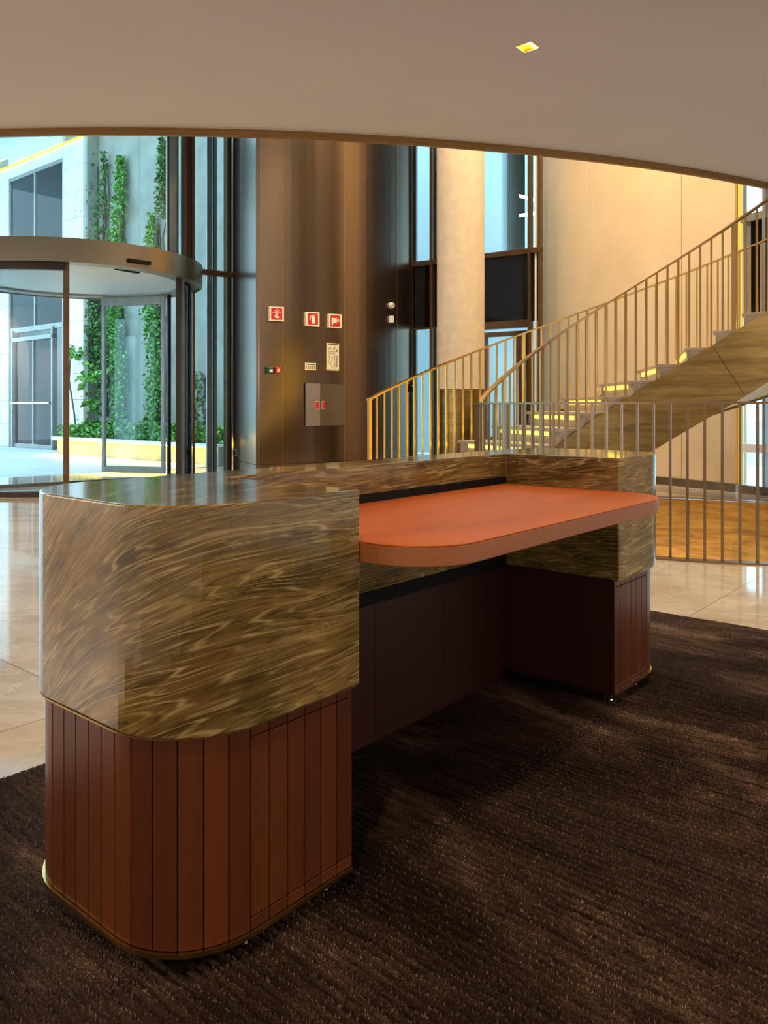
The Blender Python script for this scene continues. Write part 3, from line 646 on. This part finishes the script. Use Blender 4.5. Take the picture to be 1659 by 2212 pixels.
# --- right-hand windows: window_3
c3 = e0-dB*.02; w3l = Line(c3[:], (e0-dB*3.6)[:]); w3 = w3l.root('window_3', kind='structure'); S3 = w3l.s_at
w3l.box('transom', M['alu'], w3, 0, w3l.L, -.04, .04, 3.27, 3.36); w3l.box('spandrel', M['spandrel'], w3, S3(1622), w3l.L, -.02, 0, 2.12, 3.27); w3l.box('panel', M['alu'], w3, .02, S3(1622), -.03, .0, 2.12, 3.27)
w3l.box('transom', M['white'], w3, 0, w3l.L, -.04, .04, .50, .60); w3l.box('transom', M['bronze_frame'], w3, 0, w3l.L, -.04, .05, 0, .10); w3l.box('transom', M['bronze_frame'], w3, 0, w3l.L, -.04, .04, 7.4, 7.5)
w3l.box('mullion', M['alu'], w3, S3(1652), S3(1659), -.04, .05, 0, 7.4)
for s in (2.5,): w3l.box('mullion', M['alu'], w3, s-.03, s+.03, -.04, .05, 0, 7.4)
for z0, z1 in ((.1,.5),(.6,2.12),(3.36,7.4)): w3l.box('pane', M['glass'], w3, .01, w3l.L, -.012, -.006, z0, z1)
MB().sweep([(*(e0-dB*3.6), 3.75), (*(e0-dB*6.4), 3.75)], .1, 7.5).build('wall_right', M['beige'])['kind'] = 'structure'
# --- column
colc = P(995, 11.1); column = empty('column', colc, 0, label='round cream plaster column with bronze clad foot beside the tall windows', cat='column')
rc = .33
def cyl(r, z0, z1, t0=0, t1=360, n=40): 
    mb = MB(); pts = [(r*math.cos(math.radians(t0+(t1-t0)*i/n)), r*math.sin(math.radians(t0+(t1-t0)*i/n))) for i in range(n if t1-t0 == 360 else n+1)]
    mb.prism(pts, z0, z1, smooth=True); return mb
cyl(rc, 1.285, 7.5, 218, 578-.6).build('shaft', M['column'], column); cyl(rc, 0, 1.28).build('foot_cladding', M['dstring'], column)
# ---------------------------------------------------------------- revolving door
DC = Vector((-4.2, 10.8, 0)); RD = 1.55; RFa = 1.68
rd = empty('revolving_door', DC, 0, label='large glass revolving door with round champagne bronze canopy', cat='revolving door')
def pc(r, t): t = math.radians(t); return Vector((r*math.cos(t), r*math.sin(t), 0))
def band(r, th, t0, t1, z0, z1, mat, name, n=None, parent=rd):
    n = n or max(3, int(abs(t1-t0)/5)); closed = abs(t1-t0) >= 360
    pts = [pc(r, t0+(t1-t0)*i/n)+Vector((0,0,(z0+z1)/2)) for i in range(n if closed else n+1)]
    return MB().sweep(pts, th, z1-z0, closed=closed, smooth=True).build(name, M[mat], parent)
cb = band(RFa, .03, 0, 360, 2.72, 3.0, 'drum', 'canopy_fascia', 96); 
MB().prism([pc(RFa-.015, i*3.75)[:2] for i in range(96)], 2.96, 2.99).build('canopy_roof', M['alu'], rd)
MB().prism([pc(1.40, i*3.75)[:2] for i in range(96)], 2.765, 2.78).build('canopy_ceiling', M['white'], rd)
band(1.535, .27, 0, 360, 2.735, 2.765, 'alu', 'canopy_ring', 96)
band(RD, .09, -200, -72, 2.64, 2.735, 'darkframe', 'head_rail'); band(RD, .14, -190, -72, 0, .06, 'darkframe', 'floor_track'); band(RD, .14, -40, 50, 0, .04, 'darkframe', 'floor_track')
band(RD+.02, .10, -72, -8, 0, .012, 'alu', 'threshold')
def post(t, w, d, mat, z1=2.735, r=RD, nm='post'):
    c = pc(r, t); o = box(nm, M[mat], rd, -d/2, d/2, -w/2, w/2, 0, z1, bevel=.004); o.location = c; o.rotation_euler = (0,0,math.radians(t))
post(-72, .065, .07, 'bronze_frame'); post(-14, .04, .05, 'darkframe'); post(-9, .03, .04, 'alu'); post(40, .14, .05, 'alu'); post(52, .04, .05, 'darkframe')
post(-190, .1, .08, 'bronze_frame'); post(-130, .05, .05, 'darkframe')
band(RD, .012, -190, -72, .06, 2.64, 'glass', 'curved_glass'); band(RD, .012, -14, 40, .04, 2.735, 'glass', 'curved_glass')
# far leaf (framed sliding leaf)
la, lb = pc(RD, 96), pc(RD, 55.5); lv = (lb-la).normalized(); ll = (lb-la).length; lf_ = empty('door_leaf', la, math.atan2(lv.y, lv.x)); lf_.parent = rd
for b in ((0,.055,-.025,.025,.03,2.72),(ll-.055,ll,-.025,.025,.03,2.72),(.055,ll-.055,-.025,.025,.03,.13),(.055,ll-.055,-.025,.025,2.60,2.72)): box('leaf_frame', M['alu'], lf_, *b, bevel=.003)
box('leaf_pane', M['glass'], lf_, .055, ll-.055, -.004, .004, .13, 2.60)
sb = box('door_sensor', M['black'], rd, -.02, .02, -.15, .15, -.022, .022, bevel=.008)
ts = math.degrees(math.atan2(9.42-DC.y, ray(330)*9.42-DC.x)); sb.location = pc(RFa+.03, ts)+Vector((0,0,2.80)); sb.rotation_euler = (0,0,math.radians(ts))
for t, r, w in ((-38, 1.22, .34), (-110, .95, .34)):
    o = box('ceiling_slot', M['black'], rd, -.035, .035, -w/2, w/2, 2.752, 2.766); o.location = pc(r, t); o.rotation_euler = (0,0,math.radians(t+5))
# ---------------------------------------------------------------- fittings on the bronze wall
def wallitem(name, px, py, label, cat, group=None, off=0.0):
    p, t = arc_hit(px); z = zat(py, p.y); n = Vector((math.cos(t), math.sin(t), 0))
    o = empty(name, Vector((p.x, p.y, z))+n*off, t+math.pi/2, label=label, cat=cat, group=group); return o, p.y      # local x along the wall, local -y out of it
def quad(name, mat, parent, x0, x1, z0, z1, y, th=.002): return box(name, M[mat], parent, x0, x1, -y-th, -y, z0, z1)
def sign(px, py, label, draw):
    t, D = wallitem('safety_sign', px, py, label, 'sign', off=.0); s = .1
    # folded sign plate standing off the wall: two faces meeting in a ridge
    mb = MB(); mb.prism([(-s,-.05),(s,-.09),(s,-.087),(-s,-.047)], -s, s); mb.build('plate', M['cream'], t)
    mb = MB(); mb.prism([(s+.001,-.089),(s+.022,0),(s+.019,0),(s-.003,-.087)], -s, s-.012); mb.build('plate_return', M['cream'], t)
    mb = MB(); mb.prism([(-s,-.05),(-s+.003,-.049),(-s+.003,0),(-s,0)], -s, s); mb.build('plate_return', M['cream'], t)
    Mx = Matrix.Translation((0,-.0712,0)) @ Matrix.Rotation(math.atan2(-.04, 2*s), 4, 'Z')
    mb = MB(); mb.box(-.078,.078,-.0015,0,-.08,.08, M=Mx); mb.build('red_field', M['red'], t)
    mb = MB(); draw(mb, Mx); mb.build('pictogram', M['cream'], t)
    return t
def bx(mb, Mx, x0, x1, z0, z1): mb.box(x0, x1, -.003, -.0012, z0, z1, M=Mx)
def seg2(mb, Mx, x0, z0, x1, z1, w):
    L_ = math.hypot(x1-x0, z1-z0); R = Mx @ Matrix.Translation(((x0+x1)/2, 0, (z0+z1)/2)) @ Matrix.Rotation(-math.atan2(z1-z0, x1-x0), 4, 'Y'); mb.box(-L_/2, L_/2, -.003, -.0012, -w/2, w/2, M=R)
def circ(mb, Mx, cx, cz, r, n=12, w=.008):
    for i in range(n): a, b = 2*math.pi*i/n, 2*math.pi*(i+1)/n; seg2(mb, Mx, cx+r*math.cos(a), cz+r*math.sin(a), cx+r*math.cos(b), cz+r*math.sin(b), w)
def d_alarm(mb, Mx):
    circ(mb, Mx, 0, .018, .022)
    bx(mb, Mx, -.005, .005, .012, .024)
    for a in (0, 45, 90, 135, 180):
        c, s = math.cos(math.radians(a)), math.sin(math.radians(a)); seg2(mb, Mx, c*.032, .018+s*.032, c*.062, .018+s*.055, .006)
    bx(mb, Mx, -.02, .028, -.058, -.03); bx(mb, Mx, -.006, .006, -.03, .004); seg2(mb, Mx, -.02, -.04, -.034, -.026, .012)
def d_ext(mb, Mx):
    bx(mb, Mx, -.018, .034, -.065, .028); bx(mb, Mx, -.008, .024, .028, .042); bx(mb, Mx, -.002, .014, .042, .052); seg2(mb, Mx, .01, .055, .045, .062, .008); seg2(mb, Mx, -.005, .05, -.035, .035, .01); seg2(mb, Mx, -.035, .038, -.044, -.02, .012)
def d_hose(mb, Mx):
    bx(mb, Mx, -.055, .018, -.03, .04); bx(mb, Mx, -.06, -.05, -.05, .05); bx(mb, Mx, .014, .022, -.04, .05); seg2(mb, Mx, .02, .005, .03, .005, .01); circ(mb, Mx, .045, .005, .014, w=.012); bx(mb, Mx, -.05, -.035, -.06, -.03)
sign(593, 679, 'leftmost red folded sign, hand pressing a round alarm button', d_alarm)
sign(670, 690, 'middle red folded sign with white fire extinguisher pictogram', d_ext)
sign(718, 694, 'rightmost red folded sign with white hose reel pictogram', d_hose)
t, D = wallitem('call_point', 581, 800, 'dark green door release call point left of the red one', 'call point'); s = .045
box('body', M['green'], t, -s, s, -.05, 0, -s, s, bevel=.006); quad('button_face', 'white', t, -.012, .034, -.026, .012, .0502)
t, D = wallitem('call_point', 598, 800, 'red fire alarm call point right of the green one', 'call point')
box('body', M['red'], t, -s, s, -.05, 0, -s, s, bevel=.006); quad('button_face', 'cream', t, -.018, .018, -.024, .02, .0502); quad('button_mark', 'red', t, -.018, .018, -.002, .002, .0525)
t, D = wallitem('instruction_plate', 670, 792, 'small white plate with row of symbols below the extinguisher sign', 'sign', off=.002)
box('plate', M['cream'], t, -.092, .092, -.01, 0, -.052, .052, bevel=.002); quad('header_bar', 'ink', t, -.08, .08, .026, .040, .0102)
for k in range(5):
    x = -.07+k*.035; quad('symbol', 'red' if k in (0, 2) else 'ink', t, x-.009, x+.009, -.03, .008, .0102); quad('symbol_gap', 'cream', t, x-.004, x+.004, -.02, -.004, .0124)
t, D = wallitem('evacuation_plan', 718, 771, 'tall cream evacuation plan with line drawing on bronze wall', 'sign', off=.002)
box('plate', M['cream'], t, -.112, .112, -.01, 0, -.2, .2, bevel=.002)
quad('header_bar', 'ink', t, -.098, .098, .178, .189, .0102); quad('footer_line', 'ink', t, -.098, .098, -.184, -.181, .0102)
mb = MB(); Mx = Matrix.Translation((0,-.0094,0))
pl = [(-.08,.12),(-.05,.13),(.0,.11),(.04,.14),(.03,.07),(-.02,.08),(-.07,.06),(-.08,.12)]; pl2 = [(-.075,.04),(.01,.05),(.03,-.01),(.02,-.07),(.03,-.11),(-.01,-.15),(-.08,-.08),(-.06,-.02),(-.075,.04)]; pl3 = [(-.05,.0),(-.01,.01),(.0,-.05),(-.03,-.09),(-.05,-.05),(-.05,.0)]
for q in (pl, pl2, pl3):
    for a, b in zip(q, q[1:]): seg2(mb, Mx, *a, *b, .0035)
seg2(mb, Mx, .035, .17, .035, -.17, .002)
for k in range(16): seg2(mb, Mx, .05, .02-.011*k, .075+.018*((k*7) % 3)/2, .02-.011*k, .004)
circ(mb, Mx, .07, .09, .01, 8, .006); seg2(mb, Mx, .07, .07, .07, .12, .005)
mb.build('plan_drawing', M['ink'], t)
# hose cabinet
t, D = wallitem('hose_cabinet', 700, 875, 'bronze fire cabinet with two doors and red handles', 'cabinet')
zt, zb = .315, -.305; xl = -.34; xr = .345; xm = -.125
pp, tt0 = arc_hit(688)
mb = MB().prism([(xl,-.0),(xl,-.012),(xm,-.085),(xr,-.02),(xr,.0)], zb, zt); mb.build('body', M['darkframe'], t)
def door(x0, y0, x1, y1, hx, nm):
    d = Vector((x1-x0, y1-y0)); n = Vector((d.y, -d.x)).normalized(); k = .006; e = d.normalized()*.006
    a, b = Vector((x0, y0))+e+n*.001, Vector((x1, y1))-e*.3+n*.001
    o = MB().prism([a, b, b+n*.012, a+n*.012], zb+.008, zt-.008).build('door', M['cabinet'], t)
    c = Vector((x0, y0))+d*hx+n*.0135; e2 = d.normalized()*.026
    MB().prism([c-e2, c+e2, c+e2+n*.008, c-e2+n*.008], -.052, .045).build('handle', M['red'], o)
    MB().prism([c-e2*1.2, c+e2*1.2, c+e2*1.2+n*.002, c-e2*1.2+n*.002], -.06, .053).build('handle_plate', M['cream'], o)
door(xl, -.012, xm, -.085, .78, ''); door(xm, -.085, xr, -.02, .10, '')
for py, lab, kk in ((660, 'small round white sensor with black eye on bronze wall', 0), (690, 'white rounded sensor below the round one on bronze wall', 1)):
    t, D = wallitem('wall_sensor', 844, py, lab, 'sensor')
    if kk == 0: MB().tube((0,0,0),(0,-.05,0), .048, .042, 20).build('body', M['white'], t); MB().tube((.014,-.051,-.004),(.014,-.054,-.004), .014, .014, 12).build('lens', M['black'], t)
    else: MB().prism([(.045*math.cos(a*math.pi/8)*1.0, -.0-.06*max(0, math.sin(a*math.pi/8))) for a in range(9)], -.058, .052).build('body', M['white'], t, bevel=.012)
# socket on side panel
ssx, ssz = side.hit(508, 978); so_ = empty('wall_socket', side.p0+side.d*ssx+Vector((0,0,ssz)), side.rz, label='small grey socket low on the dark panel beside the glass', cat='socket')
side.box('plate', M['socketm'], so_, -.11, .11, .0, .012, -.05, .05, bevel=.002); side.box('face', M['black'], so_, -.05, .09, .0122, .016, -.035, .035)
# small lock by the narrow bronze strip
t, D = wallitem('door_lock', 887, 836, 'tiny black lock with a bright dot behind the stair railing', 'lock'); box('body', M['black'], t, -.03, .03, -.04, 0, -.08, .05, bevel=.004); box('key_face', M['white'], t, -.01, .01, -.044, -.0402, .01, .03)
# ---------------------------------------------------------------- court outside
ct = empty('pavement', uv(0,0), ANG, kind='structure')
ct.name = 'floor'
mb = MB(); paver_me = MB().box(-.597,.597,-.597,.597,-.05,-.006).mesh('paver', M['paver'])
for i in range(8):
    for j in range(14):
        a, b = 2.2+1.2*i, 6.0+1.2*j; w = uv(a, b)
        if (w-fl.p0).dot(-fl.n) < 1.75 and True: continue
        if a > 9.9: continue
        o = put('paver', paver_me, ct, loc=(a, b, 0))
box('subfloor', M['paver'], ct, -6, 16, 7.0, 26, -.12, -.055)
# court stone wall with portal (a = 9.6)
cwA = 9.6; cw = empty('wall_back', uv(cwA, 0), ANG, kind='structure')
def cblocks(b0, b1, z0, z1, wd=1.3, hd=.62, mat='court'):
    nz = max(1, round((z1-z0)/hd)); h = (z1-z0)/nz
    for k in range(nz):
        off = (k % 2)*wd/2; b = b0
        while b < b1-1e-3:
            e = min(b1, (math.floor((b+off)/wd+1e-6)+1)*wd-off)
            if e-b < .05: e = min(b1, e+wd)
            box('stone_panel', M[mat], cw, 0, .08, b+.004, e-.004, z0+k*h+.004, z0+(k+1)*h-.004); b = e
cblocks(17.2, 18.15, 0, 7.3); cblocks(20.95, 24, 0, 7.3); box('wall_core', M['concrete'], cw, .081, .3, 17.2, 18.15, 0, 7.6); box('wall_core', M['concrete'], cw, .081, .3, 20.95, 24, 0, 7.6)
box('lintel', M['court'], cw, 0, .3, 18.15, 20.95, 7.0, 7.6); box('led_line', M['led'], cw, -.03, -.001, 17.2, 24, 7.28, 7.33)
box('jamb', M['concrete'], cw, .081, .345, 17.14, 17.2, 0, 7.6)
# vine wall
vwA = 9.95; vwl = empty('wall_back', uv(vwA, 0), ANG, kind='structure')
for k in range(3): box('concrete_panel', M['concrete'], vwl, 0, .1, 11.2+k*2.12+.004, 11.2+(k+1)*2.12-.004, 0, 9)
box('led_line', M['led'], vwl, -.40, -.36, 12, 17.1, 7.55, 7.6); box('coping', M['court'], vwl, -.42, .1, 11.2, 17.1, 7.61, 7.8)
# soffit over the far portal
box('ceiling', M['bluewall'], None, 0, 0, 0, 0, 0, 0) if False else None
sf = MB().box(5.2, 9.6, 17.4, 24, 7.6, 7.7).build('ceiling', M['bluewall']); sf.rotation_euler = (0,0,ANG); sf['kind'] = 'structure'
dl = MB(); dl.tube((7.4,19.6,7.58),(7.4,19.6,7.6), .16, .16, 20); o = dl.build('soffit_downlight', M['skylamp']); o.rotation_euler = (0,0,ANG); tag(o, 'round white downlight in the pale blue soffit outside', 'downlight')
# portal glazing: door_2
pg = empty('door_2', uv(cwA, 18.15), ANG, kind='structure')
def pb(name, mat, y0, y1, z0, z1, x0=.02, x1=.10): box(name, M[mat], pg, x0, x1, y0, y1, z0, z1)
for y in (0, 2.74): pb('door_frame', 'alu', y, y+.06, 0, 7.0)
pb('door_frame', 'alu', .45, .53, 0, 3.0, -.02, .1); pb('door_frame', 'alu', 2.55, 2.63, 0, 3.0, -.02, .1); pb('door_frame', 'alu', 0, 2.8, 2.95, 3.08); pb('door_frame', 'alu', .45, 2.63, 2.72, 2.82, -.02, .1); pb('door_frame', 'alu', .45, 2.63, 0, .1); pb('door_frame', 'alu', .06, 2.74, 6.92, 7.0)
pb('mullion', 'alu', 1.42, 1.47, 3.08, 6.92)
pb('door_frame', 'alu', 1.50, 1.56, .1, 2.72)
pb('push_bar', 'chrome', .53, 2.55, 1.12, 1.16, -.08, -.05)
pb('pane', 'glass', .06, 2.74, 3.08, 6.92, .05, .056); pb('pane', 'glass', .53, 2.55, .1, 2.72, .05, .056)
# hall behind the portal
hl = empty('wall_back', uv(cwA, 18.15), ANG, kind='structure')
box('hall_floor', M['paver'], hl, .36, 5, -.55, 4.5, -.05, 0); box('hall_back', M['bluewall'], hl, 4.5, 4.6, -.55, 4.5, 0, 7.2); box('hall_ceiling', M['bluewall'], hl, .36, 5, -.55, 4.5, 7.1, 7.2)
box('hall_side', M['bluewall'], hl, .3, 4.6, 4.4, 4.5, 0, 7.2); box('hall_side', M['bluewall'], hl, .36, 4.6, -.55, -.45, 0, 7.2); box('hall_pier', M['darkwin'], hl, 1.5, 1.9, 1.55, 2.7, 0, 7.1)
box('hall_lamp', M['skylamp'], hl, 1.8, 3.4, .2, 1.3, 5.9, 5.95)
# planter with ground cover
pA = 8.8; b0p, b1p = 11.35, 17.15; pl_ = empty('planter', uv(pA, 11.35), ANG, label='long low white stone planter with yellow light below its rim', cat='planter')
W_ = b1p-b0p
box('trough', M['concrete'], pl_, .14, 1.12, 0, W_, 0, .33); box('rim', M['court'], pl_, 0, .18, -.06, W_, .33, .38); box('rim', M['court'], pl_, .16, 1.12, -.06, .06, .33, .38)
box('soil', M['stem'], pl_, .16, 1.12, .06, W_, .33, .35); box('led_line', M['led_low'], pl_, .03, .07, 0, W_, .305, .328); box('end_face', M['concrete'], pl_, .055, .12, -.055, -.001, 0, .33)
def leaves(name, pts, size, mat, parent, n_up=.4, flat=None):
    n = len(pts); pts = np.asarray(pts); th = RNG.random(n)*2*math.pi; tl = (RNG.random(n)-.5)*1.6; s = size*(.6+.8*RNG.random(n))
    ax = np.stack([np.cos(th)*np.cos(tl), np.sin(th)*np.cos(tl), np.sin(tl)-n_up], -1); ax /= np.linalg.norm(ax, axis=1)[:,None]
    rnd = RNG.normal(size=(n,3)); bx_ = np.cross(ax, rnd); bx_ /= np.linalg.norm(bx_, axis=1)[:,None]
    nn = np.cross(ax, bx_)
    S = s[:,None]; v = np.stack([pts, pts+ax*S*.5+bx_*S*.32+nn*S*.08, pts+ax*S, pts+ax*S*.5-bx_*S*.32+nn*S*.08], 1).reshape(-1,3)
    i = np.arange(n)*4; f = np.concatenate([np.stack([i,i+1,i+2],-1), np.stack([i,i+2,i+3],-1)]).tolist()
    me = bpy.data.meshes.new(name); me.from_pydata(v.tolist(), [], f); me.materials.append(mat); me.update()
    o = put(name, me, parent); o['kind'] = 'stuff'; return o
# b on the vine wall for a pixel column
def vb(px, a=vwA-.1): r = ray(px); D = a/(r*UX+UY); return D*(-r*UY+UX), D
def vz(py, px): return zat(py, vb(px)[1])
vines = [ # px centre, py top, py bottom, half width m, leaves, mat, label
 (198, 330, 930, .22, 5200, 'leaf', 'dense climbing vine at the left end of the planter wall'),
 (222, 330, 900, .14, 1500, 'leaf', 'thin climbing vine just right of the leftmost dense vine'),
 (258, 338, 930, .25, 5600, 'leaf2', 'bright green climbing vine in the middle of the planter wall'),
 (335, 460, 935, .22, 3000, 'leaf2', 'loose climbing vine behind the right side of the door leaf'),
 (350, 296, 470, .10, 1100, 'leaf', 'short dark vine hanging high on the planter wall'),
 (428, 800, 940, .35, 240, 'leaf', 'sparse twiggy vine behind the glass beside the canopy')]
for px, y0, y1, hw, n, mt, lab in vines:
    b, D = vb(px); zt, zb = vz(y0, px), max(.36, vz(y1, px)); t = empty('climbing_vine', uv(vwA, b, .35 if y1 > 500 else zb), ANG, label=lab, cat='vine')
    zz = t.location.z; ph = RNG.random()*6; u = RNG.random(n)
    z = zb+(zt-zb)*u; clump = .55+.45*np.sin(z*2.1+ph)*np.sin(z*.9+ph*2); keep = RNG.random(n) < (.35+.65*np.abs(clump)); z = z[keep]; n2 = len(z)
    taper = np.where(z > zt-1.2, .35+.65*(zt-z)/1.2, 1.0)
    y = RNG.normal(size=n2)*hw*.5*taper+.12*np.sin(z*1.3+ph); x = -RNG.random(n2)*.2*taper-.095
    leaves('foliage', np.stack([x, y, z-zz], -1), .085, M[mt], t, .5)
    mb = MB()
    for k in range(5):
        yy = RNG.normal()*hw*.5; pts = [(-.03, yy+.08*math.sin(q*.9+k)+.04*math.sin(q*3.1+k*2), zb-zz+(zt-zb)*q/14*.95) for q in range(15)]
        mb.sweep(pts, .02, .02, up=Vector((1,0,0)))
    mb.build('stem', M['stem'], t)
gc = []; 
for k in range(9000):
    y = RNG.random()*(W_-.1)+.05; x = .14+RNG.random()*.9; hmax = .16+.14*math.sin(y*2.3)**2+.06*math.sin(y*7); gc.append((x, y, .35+RNG.random()*hmax))
g_ = empty('ground_cover', uv(pA, 11.35), ANG, label='low green ground cover plants filling the long planter', cat='plants'); 
leaves('foliage', gc[:5500], .11, M['leaf2'], g_, -.5); leaves('foliage', gc[5500:], .09, M['leaf'], g_, -.3)
bp = [uv(9.3, vb(172)[0], 0)]
lv_ = []
for (px, py, r) in ((172, 765, .22), (192, 812, .3), (200, 875, .2), (215, 810, .16)):
    b, D = vb(px, 9.5); z = zat(py, D)
    for k in range(26): lv_.append((9.55-.2*RNG.random(), b+RNG.normal()*r*.6, z+RNG.normal()*r*.35))
t = empty('shrub', uv(9.5, vb(192)[0], .36), ANG, label='bright broad leaved shrub sprigs in front of the leftmost vine', cat='shrub'); bb0 = vb(192)[0]
leaves('foliage', [(a-9.5, b-bb0, z-.36) for a, b, z in lv_], .2, M['leaf2'], t, .1)
mb = MB(); mb.sweep([(.05, 0, 0), (.0, .05, .6), (.02, .3, 1.3), (.0, .2, 2.0)], .03, .03, up=Vector((1,0,0))); mb.build('stem', M['stem'], t)
# court lamps (the outside is brightly lit)
# ---------------------------------------------------------------- outside the middle windows: pale rendered building with a dark opening
ob = empty('building', P(1010, 17.5), w2l.rz, label='pale blue rendered building outside the tall middle windows', cat='building')
by = w2l.Y(-1)
def obx(name, mat, x0, x1, y0, y1, z0, z1): a, b = sorted((y0*by, y1*by)); box(name, M[mat], ob, x0, x1, a, b, z0, z1)
bL = Line(ob.location[:2], (ob.location+w2l.d)[:2]); xo0, xo1 = bL.s_at(1083), bL.s_at(1134); zo1, zo0 = 7.0, 3.6
obx('wall', 'bluewall', -6, xo0, 0, .3, 0, 12); obx('wall', 'bluewall', xo1, 5, 0, .3, 0, 12); obx('wall', 'bluewall', xo0, xo1, 0, .3, zo1, 12); obx('wall', 'bluewall', xo0, xo1, 0, .3, 0, zo0)
obx('opening_back', 'darkwin', xo0, xo1, 1.5, 1.6, zo0, zo1); obx('opening_side', 'concrete', xo0-.05, xo0, .3, 1.5, zo0, zo1); obx('opening_side', 'concrete', xo1, xo1+.05, .3, 1.5, zo0, zo1); obx('opening_head', 'bluewall', xo0, xo1, .3, 1.5, zo1, zo1+.05)
ll_ = P(1140, 15.5, zat(435, 15.5))
o = MB().sweep([(0,0,0),(.9,-.3,-.35)], .05, .05).build('lamp_reflection', M['skylamp'], loc=P(1122, 15.5, zat(423, 15.5))); tag(o, 'upper white linear lamp outside the middle window', 'lamp')  # glowing bar put in for a lamp reflected in the glass
o = MB().sweep([(0,0,0),(.9,-.3,.08)], .05, .05).build('lamp_reflection', M['skylamp'], loc=P(1122, 15.5, zat(466, 15.5))); tag(o, 'lower white linear lamp outside the middle window', 'lamp')  # second glowing bar, for the lower reflected lamp
# ground outside on the right and a far pale block
o = MB().box(-2, 40, 13.6, 60, -.12, -.06); o = MB(); o.poly([(.6,13.4,-.06),(3,11.9,-.06),(5,9.4,-.06),(8,4.4,-.06),(60,4.4,-.06),(60,60,-.06),(.6,60,-.06)]); o = o.build('floor', M['paver']); o['kind'] = 'structure'

pool = MB().prism([(5.3,11.2),(8.6,6.0),(22,12),(16,26)], -.055, -.02).build('pool', N('pool_water').col((.02,.10,.16)).set(rough=.08, spec=.6).m); tag(pool, 'dark blue shallow pool outside the window right of the staircase', 'pool')
